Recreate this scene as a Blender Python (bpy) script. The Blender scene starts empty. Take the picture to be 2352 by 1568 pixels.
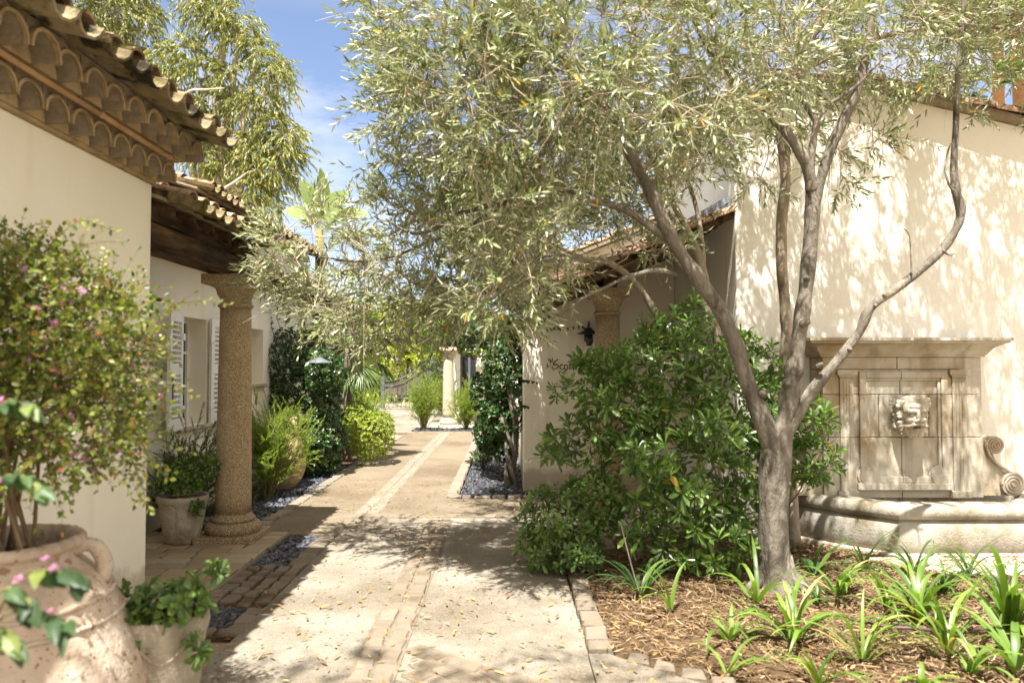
import bpy, bmesh, math, random
import numpy as np
from mathutils import Vector, Matrix
R = math.radians
random.seed(7)
sc = bpy.context.scene
col = sc.collection
# ------------------------------------------------------------------ camera
FPX = 1700.0                      # focal length in pixels of a 2352 px wide picture
CAM_Z = 1.6
PITCH = math.atan((842 - 784) / FPX)
YAW = math.atan((1168 - 1176) / FPX)
cam_d = bpy.data.cameras.new('camera')
cam = bpy.data.objects.new('camera', cam_d)
col.objects.link(cam)
sc.camera = cam
cam_d.sensor_width = 36
cam_d.lens = FPX / 2352 * 36
cam_d.clip_start = 0.05
cam_d.clip_end = 2000
CAM_ROT = Matrix.Rotation(YAW, 3, 'Z') @ Matrix.Rotation(R(90) + PITCH, 3, 'X')
cam.matrix_world = Matrix.Translation((0, 0, CAM_Z)) @ CAM_ROT.to_4x4()
cam_d.dof.use_dof = True
cam_d.dof.focus_distance = 9.0
cam_d.dof.aperture_fstop = 2.0

def W(px, py, d):                 # point seen at (px, py) of the 2352 px photo, d metres down the path
    v = CAM_ROT @ Vector(((px - 1176) / FPX, -(py - 784) / FPX, -1))
    v = v * (d / v.y)
    return np.array((v.x, v.y, v.z + CAM_Z))

def G(px, py, z=0.0):             # point of the ground plane seen at (px, py)
    v = CAM_ROT @ Vector(((px - 1176) / FPX, -(py - 784) / FPX, -1))
    v = v * ((z - CAM_Z) / v.z)
    return np.array((v.x, v.y, z))

# ------------------------------------------------------------------ objects
WL = {}
def tag(o, label=None, cat=None, group=None, kind=None):
    if label: o['label'] = label
    if cat: o['category'] = cat
    if group: o['group'] = group
    if kind: o['kind'] = kind
    return o

def thing(name, label, cat, loc, group=None):
    o = bpy.data.objects.new(name, None)
    o.empty_display_size = 0.1
    col.objects.link(o)
    o.location = tuple(float(c) for c in loc)
    WL[o.name] = np.array(loc, float)
    return tag(o, label, cat, group)

class MB:
    def __init__(s):
        s.v = []; s.n = 0; s.f = []
    def add(s, v, f, mi=0):
        v = np.asarray(v, float).reshape(-1, 3)
        if isinstance(f, np.ndarray):
            s.f.append((f + s.n, mi))
        else:
            by = {}
            for q in f: by.setdefault(len(q), []).append(q)
            for k, q in by.items(): s.f.append((np.array(q) + s.n, mi))
        s.v.append(v); s.n += len(v)
        return s
    def box(s, a, b, mi=0, rot=None, piv=None):
        a = np.minimum(a, b) if False else np.asarray(a, float); b = np.asarray(b, float)
        lo = np.minimum(a, b); hi = np.maximum(a, b)
        v = np.array([[x, y, z] for x in (lo[0], hi[0]) for y in (lo[1], hi[1]) for z in (lo[2], hi[2])])
        if rot is not None:
            p = (lo + hi) / 2 if piv is None else np.asarray(piv, float)
            v = (v - p) @ np.array(rot).T + p
        return s.add(v, np.array([[0,1,3,2],[4,6,7,5],[0,4,5,1],[2,3,7,6],[0,2,6,4],[1,5,7,3]]), mi)
    def hexa(s, v, mi=0):          # 8 points: bottom loop of 4, top loop of 4
        return s.add(v, np.array([[3,2,1,0],[4,5,6,7],[0,1,5,4],[1,2,6,5],[2,3,7,6],[3,0,4,7]]), mi)
    def tubes(s, P, Rr, n=5, mi=0, cap=True):
        P = np.asarray(P, float); Rr = np.asarray(Rr, float)
        m, k, _ = P.shape
        if Rr.ndim == 1: Rr = np.broadcast_to(Rr, (m, k))
        T = np.gradient(P, axis=1)
        T /= np.linalg.norm(T, axis=2, keepdims=True) + 1e-12
        ref = np.eye(3)[np.argmin(np.abs(T).max(1), 1)][:, None, :]
        A = np.cross(T, np.broadcast_to(ref, T.shape)); A /= np.linalg.norm(A, axis=2, keepdims=True) + 1e-12
        B = np.cross(T, A)
        a = np.arange(n) * 2 * math.pi / n
        V = P[:, :, None] + Rr[:, :, None, None] * (A[:, :, None] * np.cos(a)[:, None] + B[:, :, None] * np.sin(a)[:, None])
        i = np.arange(m)[:, None, None] * k * n; j = np.arange(k - 1)[None, :, None] * n; q = np.arange(n)[None, None]
        q2 = (q + 1) % n
        F = np.stack([i + j + q, i + j + q2, i + j + n + q2, i + j + n + q], -1).reshape(-1, 4)
        s.add(V.reshape(-1, 3), F, mi)
        if cap:
            base = s.n - m * k * n
            for e, rev in ((0, 1), ((k - 1) * n, 0)):
                c = np.arange(m)[:, None] * k * n + e + np.arange(n)[None]
                s.f.append(((c[:, ::-1] if rev else c) + base, mi))
        return s
    def tube(s, pts, r, n=8, mi=0):
        pts = np.asarray(pts, float)
        r = np.broadcast_to(np.asarray(r, float), (len(pts),))
        return s.tubes(pts[None], r[None], n, mi)
    def lathe(s, prof, c, n=32, mi=0, jit=0, a0=0, sx=1, sy=1, rng=None):
        prof = np.asarray(prof, float); c = np.asarray(c, float)
        a = np.arange(n) * 2 * math.pi / n + a0
        k = len(prof)
        V = np.zeros((k, n, 3))
        V[..., 0] = prof[:, :1] * np.cos(a) * sx; V[..., 1] = prof[:, :1] * np.sin(a) * sy; V[..., 2] = prof[:, 1:]
        if jit and rng is not None: V += rng.normal(0, jit, V.shape)
        V = V.reshape(-1, 3) + c
        j = np.arange(k - 1)[:, None] * n; q = np.arange(n)[None]; q2 = (q + 1) % n
        s.add(V, np.stack([j + q, j + q2, j + n + q2, j + n + q], -1).reshape(-1, 4), mi)
        base = s.n - k * n
        s.f.append((np.arange(n)[None, ::-1] + base, mi)); s.f.append((np.arange(n)[None] + (k - 1) * n + base, mi))
        return s
    def prism(s, poly, d, mi=0):   # planar polygon (3-D points) extruded by vector d
        p = np.asarray(poly, float); n = len(p)
        v = np.vstack([p, p + np.asarray(d, float)])
        return s.add(v, [list(range(n))[::-1], list(range(n, 2 * n))] + [[i, (i + 1) % n, n + (i + 1) % n, n + i] for i in range(n)], mi)
    def grid(s, V, mi=0):          # V (a,b,3)
        a, b, _ = V.shape
        i = np.arange(a - 1)[:, None] * b; j = np.arange(b - 1)[None]
        return s.add(V.reshape(-1, 3), np.stack([i + j, i + j + 1, i + b + j + 1, i + b + j], -1).reshape(-1, 4), mi)
    def build(s, name, mats, parent=None, smooth=False, fixn=False):
        me = bpy.data.meshes.new(name)
        V = np.vstack(s.v) if s.v else np.zeros((0, 3))
        if parent is not None:
            root = parent
            while root.parent: root = root.parent
            V = V - WL.get(root.name, np.zeros(3))
        me.vertices.add(len(V)); me.vertices.foreach_set('co', V.astype(np.float32).ravel())
        L = [f.ravel() for f, _ in s.f]
        cnt = np.concatenate([np.full(len(f), f.shape[1]) for f, _ in s.f])
        loops = np.concatenate(L).astype(np.int32)
        me.loops.add(len(loops)); me.loops.foreach_set('vertex_index', loops)
        st = np.concatenate([[0], np.cumsum(cnt)[:-1]]).astype(np.int32)
        me.polygons.add(len(cnt)); me.polygons.foreach_set('loop_start', st)
        mi = np.concatenate([np.full(len(f), m) for f, m in s.f]).astype(np.int32)
        me.polygons.foreach_set('material_index', mi)
        me.polygons.foreach_set('use_smooth', np.full(len(cnt), bool(smooth)))
        me.update(calc_edges=True)
        if fixn:
            bm = bmesh.new(); bm.from_mesh(me); bmesh.ops.recalc_face_normals(bm, faces=bm.faces); bm.to_mesh(me); bm.free()
        for m in (mats if isinstance(mats, (list, tuple)) else [mats]): me.materials.append(m)
        o = bpy.data.objects.new(name, me)
        col.objects.link(o)
        if parent is not None:
            o.parent = parent
        return o

def bevel(o, w=.006, seg=2, ang=40):
    m = o.modifiers.new('bevel', 'BEVEL'); m.width = w; m.segments = seg; m.limit_method = 'ANGLE'; m.angle_limit = R(ang)
    return o

def auto_smooth(o, ang=40):
    me = o.data
    me.polygons.foreach_set('use_smooth', np.ones(len(me.polygons), bool))
    me.set_sharp_from_angle(angle=R(ang))
    return o

def nrm(v): return v / (np.linalg.norm(v, axis=-1, keepdims=True) + 1e-12)

# ------------------------------------------------------------------ materials
def M(name, c1, c2, scale=4, detail=6, rough=.85, bump=.3, bscale=60, bdist=.01, stretch=(1,1,1), c3=None, s3=1.2, t3=(.5,.65),
      speck=None, streak=None, dirt=None, spec=.3, isl=0, islcol=None, mossc=None, moss=(4, .55, .7), b2=None):
    m = bpy.data.materials.new(name); m.use_nodes = True
    nt = m.node_tree; N = nt.nodes; Lk = nt.links.new
    b = N['Principled BSDF']; b.inputs['Roughness'].default_value = rough; b.inputs['Specular IOR Level'].default_value = spec
    tc = N.new('ShaderNodeTexCoord'); mp = N.new('ShaderNodeMapping'); mp.inputs['Scale'].default_value = stretch
    Lk(tc.outputs['Object'], mp.inputs['Vector'])
    def noise(sc_, det=6, r=.6):
        n = N.new('ShaderNodeTexNoise'); n.inputs['Scale'].default_value = sc_; n.inputs['Detail'].default_value = det
        n.inputs['Roughness'].default_value = r; Lk(mp.outputs[0], n.inputs['Vector']); return n
    def ramp(src, lo, hi, ca=(0,0,0,1), cb=(1,1,1,1)):
        r = N.new('ShaderNodeValToRGB'); r.color_ramp.elements[0].position = lo; r.color_ramp.elements[1].position = hi
        r.color_ramp.elements[0].color = ca; r.color_ramp.elements[1].color = cb; Lk(src, r.inputs[0]); return r
    def mix(f, a, bb, mode='MIX'):
        x = N.new('ShaderNodeMix'); x.data_type = 'RGBA'; x.blend_type = mode
        if isinstance(f, (int, float)): x.inputs[0].default_value = f
        else: Lk(f, x.inputs[0])
        for s, v in ((6, a), (7, bb)):
            if isinstance(v, (tuple, list)): x.inputs[s].default_value = (*v[:3], 1)
            else: Lk(v, x.inputs[s])
        return x.outputs[2]
    c = ramp(noise(scale, detail).outputs['Fac'], .32, .68, (*c1, 1), (*c2, 1)).outputs[0]
    if islcol:
        g = N.new('ShaderNodeNewGeometry')
        r = N.new('ShaderNodeValToRGB'); cr = r.color_ramp
        cr.interpolation = 'LINEAR'
        while len(cr.elements) < len(islcol): cr.elements.new(.5)
        for i, cc in enumerate(islcol):
            cr.elements[i].position = i / max(1, len(islcol) - 1); cr.elements[i].color = (*cc, 1)
        Lk(g.outputs['Random Per Island'], r.inputs[0])
        c = mix(isl or .7, c, r.outputs[0])
    if c3:
        c = mix(ramp(noise(s3, 5).outputs['Fac'], *t3).outputs[0], c, c3)
    if mossc:
        c = mix(ramp(noise(moss[0], 8, .7).outputs['Fac'], moss[1], moss[2]).outputs[0], c, mossc)
    if streak:                     # vertical run-off stains: (colour, lo, hi)
        m2 = N.new('ShaderNodeMapping'); m2.inputs['Scale'].default_value = (3.2, 3.2, .22); Lk(tc.outputs['Object'], m2.inputs[0])
        n2 = N.new('ShaderNodeTexNoise'); n2.inputs['Scale'].default_value = 1.6; n2.inputs['Detail'].default_value = 7; Lk(m2.outputs[0], n2.inputs['Vector'])
        c = mix(ramp(n2.outputs['Fac'], streak[1], streak[2]).outputs[0], c, streak[0])
    if dirt:                       # splash dirt that fades out above the ground: (colour, height)
        sx = N.new('ShaderNodeSeparateXYZ'); Lk(tc.outputs['Object'], sx.inputs[0])
        ad = N.new('ShaderNodeMath'); ad.operation = 'MULTIPLY_ADD'; Lk(noise(5).outputs['Fac'], ad.inputs[0]); ad.inputs[1].default_value = -dirt[1] * 1.4; Lk(sx.outputs[2], ad.inputs[2])
        c = mix(ramp(ad.outputs[0], -dirt[1] * .9, dirt[1] * .35, (.8,.8,.8,1), (0,0,0,1)).outputs[0], c, dirt[0])
    if speck:
        for (ss, cc, lo, hi) in speck:
            v = N.new('ShaderNodeTexVoronoi'); v.inputs['Scale'].default_value = ss; Lk(mp.outputs[0], v.inputs['Vector'])
            sp = N.new('ShaderNodeSeparateColor'); Lk(v.outputs['Color'], sp.inputs[0])
            c = mix(ramp(sp.outputs[0], lo, hi).outputs[0], c, cc)
    Lk(c, b.inputs['Base Color'])
    if bump:
        bp = N.new('ShaderNodeBump'); bp.inputs['Strength'].default_value = bump; bp.inputs['Distance'].default_value = bdist
        Lk(noise(bscale, 4).outputs['Fac'], bp.inputs['Height'])
        last = bp
        if b2:
            bq = N.new('ShaderNodeBump'); bq.inputs['Strength'].default_value = b2[1]; bq.inputs['Distance'].default_value = b2[2]
            Lk(noise(b2[0], 6).outputs['Fac'], bq.inputs['Height']); Lk(bp.outputs[0], bq.inputs['Normal']); last = bq
        Lk(last.outputs[0], b.inputs['Normal'])
    return m

def LEAF(name, cols, back=None, rough=.5, trans=.3, tcol=None, spec=.35):
    m = bpy.data.materials.new(name); m.use_nodes = True
    nt = m.node_tree; N = nt.nodes; Lk = nt.links.new
    b = N['Principled BSDF']; b.inputs['Roughness'].default_value = rough; b.inputs['Specular IOR Level'].default_value = spec
    g = N.new('ShaderNodeNewGeometry')
    r = N.new('ShaderNodeValToRGB'); cr = r.color_ramp
    while len(cr.elements) < len(cols): cr.elements.new(.5)
    for i, (p, cc) in enumerate(cols):
        cr.elements[i].position = p; cr.elements[i].color = (*cc, 1)
    Lk(g.outputs['Random Per Island'], r.inputs[0])
    c = r.outputs[0]
    if back:
        x = N.new('ShaderNodeMix'); x.data_type = 'RGBA'; Lk(g.outputs['Backfacing'], x.inputs[0]); Lk(c, x.inputs[6]); x.inputs[7].default_value = (*back, 1); c = x.outputs[2]
    Lk(c, b.inputs['Base Color'])
    if trans:
        t = N.new('ShaderNodeBsdfTranslucent'); ms = N.new('ShaderNodeMixShader'); ms.inputs[0].default_value = trans
        mu = N.new('ShaderNodeMix'); mu.data_type = 'RGBA'; mu.blend_type = 'MULTIPLY'; mu.inputs[0].default_value = 1
        Lk(r.outputs[0], mu.inputs[6]); mu.inputs[7].default_value = (*(tcol or (1.6, 1.9, .7)), 1)
        Lk(mu.outputs[2], t.inputs['Color'])
        Lk(b.outputs[0], ms.inputs[1]); Lk(t.outputs[0], ms.inputs[2]); Lk(ms.outputs[0], N['Material Output'].inputs['Surface'])
    return m

# ------------------------------------------------------------------ foliage helpers
def add_leaves(mb, P, D, Nn, L, Wd, mi=0, shape=((.0,.12),(.32,1.),(.72,.8),(1.,0.)), curl=.12, fold=.25):
    P = np.asarray(P); n = len(P)
    if n == 0: return
    D = nrm(D); Nn = nrm(Nn - D * np.sum(Nn * D, 1, keepdims=True)); S = np.cross(D, Nn)
    L = np.broadcast_to(L, (n,))[:, None]; Wd = np.broadcast_to(Wd, (n,))[:, None] / 2
    def at(t, w, side):
        return P + D * L * t - Nn * L * curl * t * t + S * Wd * w * side + Nn * Wd * w * fold * abs(side)
    t1, w1 = shape[1]; t2, w2 = shape[2]
    V = np.stack([P, at(t1, w1, -1), at(t1, w1, 1), at(t2, w2, -1), at(t2, w2, 1), at(1, 0, 0), at(t1, 0, 0), at(t2, 0, 0)], 1).reshape(-1, 3)
    b = np.arange(n)[:, None] * 8
    Q = np.concatenate([b + np.array([[1, 6, 7, 3]]), b + np.array([[6, 2, 4, 7]])])
    T = np.concatenate([b + np.array([[0, 6, 1]]), b + np.array([[0, 2, 6]]), b + np.array([[3, 7, 5]]), b + np.array([[7, 4, 5]])])
    base = mb.n
    mb.v.append(V); mb.n += len(V)
    mb.f.append((Q + base, mi)); mb.f.append((T + base, mi))

def add_broad(mb, P, D, Nn, L, Wd, rng, k=9, curl=.3, fold=.3, teeth=.1):   # finely divided toothed leaf for plants close by
    P = np.asarray(P); n = len(P); D = nrm(D); Nn = nrm(Nn - D * np.sum(Nn * D, 1, keepdims=True)); S = np.cross(D, Nn)
    t = np.linspace(0, 1, k); w = np.sin(np.clip(t, 0, 1) ** .75 * math.pi) ** .8; w[0] = .06; w[-1] = .01
    w = w * (1 + teeth * np.where(np.arange(k) % 2, 1, -1) * (t > .15) * (t < .95))
    for i in range(n):
        c = P[i] + D[i] * L[i] * t[:, None] - Nn[i] * (L[i] * curl * rng.uniform(.5, 1.5)) * (t ** 2)[:, None]
        e = S[i] * (Wd[i] / 2 * w)[:, None]; up_ = Nn[i] * (Wd[i] / 2 * w * fold)[:, None]
        wv = Nn[i] * (np.sin(t * 14 + rng.uniform(0, 6)) * .035 * L[i] * w)[:, None]
        mb.grid(np.stack([c - e + up_ + wv, c - e * .5 + up_ * .45, c, c + e * .5 + up_ * .45, c + e + up_ - wv], 1))

def add_blades(mb, P, D, Nn, L, Wd, mi=0):   # cheap 4-vertex leaf
    P = np.asarray(P); n = len(P); D = nrm(D); S = nrm(np.cross(D, Nn))
    L = np.broadcast_to(L, (n,))[:, None]; Wd = np.broadcast_to(Wd, (n,))[:, None] / 2
    V = np.stack([P, P + D * L * .42 - S * Wd, P + D * L, P + D * L * .42 + S * Wd], 1).reshape(-1, 3)
    mb.add(V, np.arange(n)[:, None] * 4 + np.arange(4)[None], mi)

def blob_points(rng, blobs, n, shell=.5, zmin=.02):
    """blobs: (x, y, z, rx, ry, rz[, weight]); returns points and outward directions"""
    B = np.array([b[:6] for b in blobs], float)
    w = np.array([b[6] if len(b) > 6 else 1. for b in blobs]) * (B[:, 3] * B[:, 4] * B[:, 5]) ** .75
    P = np.zeros((0, 3)); O = np.zeros((0, 3))
    while len(P) < n:
        k = rng.choice(len(B), n, p=w / w.sum())
        d = nrm(rng.normal(size=(n, 3)))
        r = rng.random(n) ** (1 / 3.); s = rng.random(n) < shell
        r = np.where(s, .82 + .22 * rng.random(n), r)[:, None]
        p = B[k, :3] + d * r * B[k, 3:6]
        # drop shell points that lie well inside another blob
        q = np.min(np.linalg.norm((p[:, None] - B[None, :, :3]) / B[None, :, 3:6], axis=2), axis=1)
        ok = (p[:, 2] > zmin) & ~(s & (q < .7))
        P = np.vstack([P, p[ok]]); O = np.vstack([O, nrm(d / B[k, 3:6])[ok]])
    return P[:n], O[:n]

def spray(rng, P, D, Ln, droop, nl, LL, LW, ang, pairs=True, t0=.15, wob=.12, up=.6, k=5, jit=.25, tip=True):
    """m leafy twigs: returns twig polylines (m,k,3) and leaf arrays"""
    P = np.asarray(P); m = len(P); D = nrm(D); Ln = np.broadcast_to(Ln, (m,))[:, None, None]
    t = np.linspace(0, 1, k)[None, :, None]
    bend = rng.normal(0, wob, (m, 1, 3)); bend[..., 2] -= droop
    cur = lambda tt: P[:, None] + D[:, None] * Ln * tt + bend * Ln * tt * tt
    tan = lambda tt: nrm(D[:, None] + 2 * bend * tt)
    tw = cur(t)
    tl = np.linspace(t0, 1, nl)[None, :, None] + rng.normal(0, .02, (m, nl, 1))
    if pairs: tl = np.repeat(np.linspace(t0, 1, (nl + 1) // 2), 2)[None, :nl, None] + rng.normal(0, .012, (m, nl, 1))
    pos = cur(tl); T = tan(tl)
    ref = nrm(rng.normal(size=(m, 1, 3)))
    A = nrm(np.cross(T, np.broadcast_to(ref, T.shape))); B = np.cross(T, A)
    i = np.arange(nl)
    if pairs: phi = (i % 2) * math.pi + (i // 2) * math.pi / 2
    else: phi = i * 2.4
    phi = phi[None] + rng.normal(0, jit, (m, nl)) + rng.random((m, 1)) * 6.28
    Rd = A * np.cos(phi)[..., None] + B * np.sin(phi)[..., None]
    a = R(ang) * (1 + rng.normal(0, .22, (m, nl)))[..., None]
    if tip: a = a * np.linspace(1, .45, nl)[None, :, None]
    d = T * np.cos(a) + Rd * np.sin(a)
    n = T * np.sin(a) - Rd * np.cos(a) + np.array([0, 0, up]) + rng.normal(0, .25, (m, nl, 3))
    s = 1 + rng.normal(0, .18, (m, nl))
    s = np.clip(s, .5, 1.5)
    return tw, pos.reshape(-1, 3), d.reshape(-1, 3), n.reshape(-1, 3), (LL * s).ravel(), (LW * s).ravel()

def smooth_path(pts, n=24):
    pts = np.asarray(pts, float)
    t = np.linspace(0, len(pts) - 1, n); i = np.clip(t.astype(int), 0, len(pts) - 2); f = (t - i)[:, None]
    p0 = pts[np.maximum(i - 1, 0)]; p1 = pts[i]; p2 = pts[i + 1]; p3 = pts[np.minimum(i + 2, len(pts) - 1)]
    return .5 * (2 * p1 + (p2 - p0) * f + (2 * p0 - 5 * p1 + 4 * p2 - p3) * f ** 2 + (3 * p1 - p0 - 3 * p2 + p3) * f ** 3)

def grow(rng, nodes, attract, step=.3, jitter=.03, bias=None):
    """attach attractor points to the nearest node, nearest first; returns positions, parents"""
    pos = [np.asarray(p) for p in nodes]; par = [-1] * len(pos); n0 = len(pos)
    A = np.asarray(attract)
    d = np.min(np.linalg.norm(A[:, None] - np.array(pos)[None], axis=2), axis=1)
    buf = np.zeros((len(pos) + len(A) * 8, 3)); buf[:n0] = pos; cnt = n0
    for i in np.argsort(d):
        q = A[i]; dv = buf[:cnt] - q
        dd = np.sqrt((dv * dv).sum(1))
        j = int(np.argmin(dd))
        L = dd[j]
        k = max(1, int(L / step)); p0 = buf[j].copy(); prev = j
        off = rng.normal(0, jitter * 2, 3) * (k > 1)
        for s in range(1, k + 1):
            f = s / k
            p = p0 + (q - p0) * f + off * math.sin(f * math.pi) * L + (rng.normal(0, jitter, 3) if s < k else 0)
            buf[cnt] = p; par.append(prev); prev = cnt; cnt += 1
    return buf[:cnt], np.array(par), n0

def pipe_radii(par, n0, tip=.0028, expo=2.3):
    n = len(par); acc = np.zeros(n); kids = np.zeros(n, int)
    for i in range(n - 1, n0 - 1, -1):
        if acc[i] == 0: acc[i] = tip ** expo
        acc[par[i]] += acc[i] * .9; kids[par[i]] += 1
    r = acc ** (1 / expo)
    return r, kids
rng = np.random.default_rng(11)
# ------------------------------------------------------------------ materials of the place
STUCCO = M('cream_stucco', (.81,.75,.62), (.86,.81,.69), streak=((.75,.67,.52), .58, .84), dirt=((.50,.42,.31), .30), scale=1.1, bump=.35, bscale=95, bdist=.006, rough=.92, spec=.15, c3=(.75,.665,.51), s3=.7, t3=(.56,.78), b2=(14,.25,.012))
STUCCO_R = M('rough_pale_stucco', (.785,.75,.67), (.84,.81,.74), streak=((.68,.60,.47), .58, .82), dirt=((.48,.41,.30), .28), scale=1.3, bump=.6, bscale=120, bdist=.008, rough=.92, spec=.15, c3=(.66,.56,.41), s3=.6, t3=(.55,.8), b2=(9,.3,.02))
WHITE = M('white_plaster', (.74,.70,.62), (.8,.76,.69), scale=2, bump=.3, bscale=70, rough=.9, spec=.15)
TILE = M('terracotta_roof_tile', (0.27,0.171,0.099), (0.378,0.261,0.162), scale=9, bump=.7, bscale=70, bdist=.012, rough=.95, spec=.1, isl=.65,
         islcol=[(0.153,0.108,0.0675),(0.324,0.198,0.117),(0.27,0.211,0.135),(0.414,0.252,0.171),(0.234,0.18,0.117),(0.396,0.324,0.225)], mossc=(0.0495,0.0432,0.018), moss=(7,.5,.62))
TILE_OLD = M('mossy_channel_tile', (.18,.13,.075), (.30,.23,.14), scale=8, bump=.8, bscale=60, bdist=.014, rough=.95, spec=.1, isl=.5,
         islcol=[(.09,.07,.035),(.22,.16,.09),(.14,.12,.05),(.3,.25,.16)], mossc=(.10,.095,.02), moss=(6,.52,.66), c3=(.035,.028,.018), s3=5, t3=(.5,.6))
GENO = M('ochre_eave_tile', (.33,.235,.13), (.45,.34,.205), scale=10, bump=.6, bscale=90, bdist=.008, rough=.95, spec=.1, c3=(0.204,0.132,0.068), s3=6, t3=(.5,.72))
MORTAR = M('grey_mortar', (0.243,0.194,0.14), (0.342,0.279,0.203), scale=20, bump=.9, bscale=130, bdist=.012, rough=1, spec=.05)
BEAMW = M('weathered_timber', (0.0425,0.0263,0.0153), (0.145,0.0892,0.0467), scale=3.5, stretch=(6,.7,6), bump=.9, bscale=22, bdist=.012, rough=.9, spec=.12, c3=(0.017,0.011,0.0068), s3=1.3, t3=(.45,.66), mossc=(0.212,0.136,0.0723), moss=(2.2,.58,.75))
GRANITE_LIT = M('sunlit_granite', (.42,.36,.27), (.52,.46,.36), scale=7, bump=.5, bscale=120, rough=.9, speck=[(130,(.36,.28,.19),.65,.8)])  # granite with sunlight put into its colour, for the distant column
GRANITE = M('ochre_granite', (.375,.295,.17), (.47,.38,.235), scale=7, bump=.5, bscale=130, bdist=.006, rough=.9, spec=.2, streak=((0.291,0.213,0.123), .52, .7), dirt=((0.19,0.14,0.084), .35),
            speck=[(130,(0.289,0.197,0.111),.62,.75),(160,(0.578,0.463,0.299),.78,.86),(190,(0.164,0.106,0.0578),.86,.92)], c3=(0.27,0.188,0.101), s3=1.1, t3=(.5,.75))
LIME = M('weathered_limestone', (.40,.355,.28), (.52,.475,.39), streak=((.23,.185,.12), .53, .70), scale=6, detail=9, bump=.5, bscale=75, bdist=.008, rough=.92, spec=.15, c3=(0.318,0.232,0.133), s3=2.1, t3=(.46,.68), b2=(18,.3,.01), mossc=(0.258,0.194,0.112), moss=(13,.6,.72))
LIME_M = M('mossy_limestone', (.30,.272,.222), (.41,.38,.325), scale=5, detail=9, bump=.6, bscale=60, bdist=.01, rough=.92, spec=.15, c3=(0.15,0.125,0.0774), s3=2.6, t3=(.47,.68), streak=((0.215,0.176,0.12), .5, .68), b2=(15,.35,.012))
CONC = M('worn_concrete', (0.165,0.14,0.107), (0.226,0.198,0.156), scale=1.6, detail=10, bump=.4, bscale=160, bdist=.005, rough=.93, spec=.12, c3=(0.1,0.0756,0.0464), s3=.75, t3=(.44,.68),
         speck=[(210,(0.244,0.213,0.171),.8,.9),(180,(0.11,0.0854,0.0549),.9,.96),(60,(0.0854,0.061,0.0366),.975,.99)], mossc=(0.275,0.25,0.21), moss=(.6,.47,.66), b2=(25,.15,.01))
CONC_T = M('tan_aggregate', (.138,.110,.075), (.19,.155,.110), scale=2.2, detail=10, bump=.5, bscale=140, bdist=.005, rough=.93, spec=.12, c3=(.095,.068,.04), s3=.6, t3=(.45,.7),
         speck=[(180,(.22,.175,.12),.78,.9),(150,(.08,.058,.035),.86,.95)], mossc=(.20,.16,.11), moss=(.5,.5,.7))
COBBLE_P = M('pale_cobble', (0.172,0.144,0.109), (0.234,0.203,0.156), scale=9, bump=.6, bscale=80, rough=.93, spec=.12, isl=.5, islcol=[(0.156,0.129,0.0975),(0.226,0.195,0.152),(0.187,0.152,0.117),(0.257,0.222,0.176)])
COBBLE = M('beige_cobble', (0.16,0.127,0.092), (0.213,0.174,0.13), scale=9, bump=.7, bscale=80, bdist=.01, rough=.93, spec=.15, isl=.55, islcol=[(0.148,0.115,0.0832),(0.207,0.169,0.124),(0.178,0.139,0.101),(0.237,0.198,0.151),(0.166,0.134,0.0976)], c3=(0.101,0.074,0.0474), s3=3, t3=(.52,.7))
JOINT = M('cobble_joint', (0.141,0.111,0.074), (0.237,0.192,0.137), scale=14, bump=.8, bscale=120, bdist=.01, rough=1, spec=.05)
PAVE = M('beige_paving', (0.281,0.217,0.14), (0.357,0.285,0.196), scale=5, bump=.3, bscale=70, bdist=.006, rough=.7, spec=.3, isl=.75, islcol=[(0.306,0.246,0.162),(0.289,0.183,0.0935),(0.357,0.302,0.217),(0.23,0.191,0.132),(0.315,0.221,0.123),(0.391,0.332,0.246)])
SLATE = M('blue_slate_chip', (0.0298,0.034,0.0425), (0.068,0.0723,0.085), scale=12, bump=.3, bscale=60, rough=.5, spec=.5, isl=.8, islcol=[(0.017,0.0195,0.0272),(0.0595,0.0638,0.0765),(0.0298,0.034,0.0442),(0.102,0.102,0.111),(0.0382,0.0408,0.0493)])
SOIL = M('dark_soil', (.075,.05,.03), (.14,.095,.06), scale=12, bump=1, bscale=40, bdist=.03, rough=1, spec=.05)
MULCHB = M('mulch_bed', (0.085,0.0553,0.0298), (0.17,0.111,0.0638), scale=25, bump=1, bscale=70, bdist=.03, rough=1, spec=.05)
MULCH = M('bark_shred', (.175,.12,.06), (.27,.19,.10), scale=10, bump=0, rough=.95, spec=.1, isl=.85, islcol=[(0.0765,0.045,0.0243),(0.207,0.131,0.072),(0.135,0.081,0.045),(0.324,0.221,0.131),(0.171,0.108,0.0585),(0.414,0.302,0.189)])
EARTH = M('garden_earth', (.20,.16,.10), (.32,.26,.17), scale=1.5, bump=.5, bscale=20, rough=1, spec=.05)
WOODW = M('white_painted_wood', (.74,.73,.70), (.80,.79,.77), scale=4, bump=.15, bscale=80, rough=.55, spec=.4)
DARKM = M('dark_iron', (.03,.032,.035), (.06,.062,.066), scale=9, bump=.2, bscale=60, rough=.5, spec=.5)
GREYM = M('grey_blue_steel', (.075,.085,.095), (.115,.125,.14), scale=6, bump=.15, bscale=60, rough=.5, spec=.4)
LEAD = M('lead_sheet', (.17,.19,.23), (.26,.29,.34), scale=8, bump=.3, bscale=30, rough=.55, spec=.5)
GLASS = M('dark_window_glass', (.018,.02,.022), (.03,.032,.036), scale=2, bump=0, rough=.06, spec=.6)
DARK = M('unlit_room_block', (.03,.026,.02), (.045,.04,.03), scale=2, bump=0, rough=1)
ROD = M('terracotta_pipe', (.34,.20,.10), (.44,.28,.15), scale=12, bump=.3, bscale=60, rough=.8, spec=.2, c3=(.22,.10,.04), s3=6, t3=(.5,.7))
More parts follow.
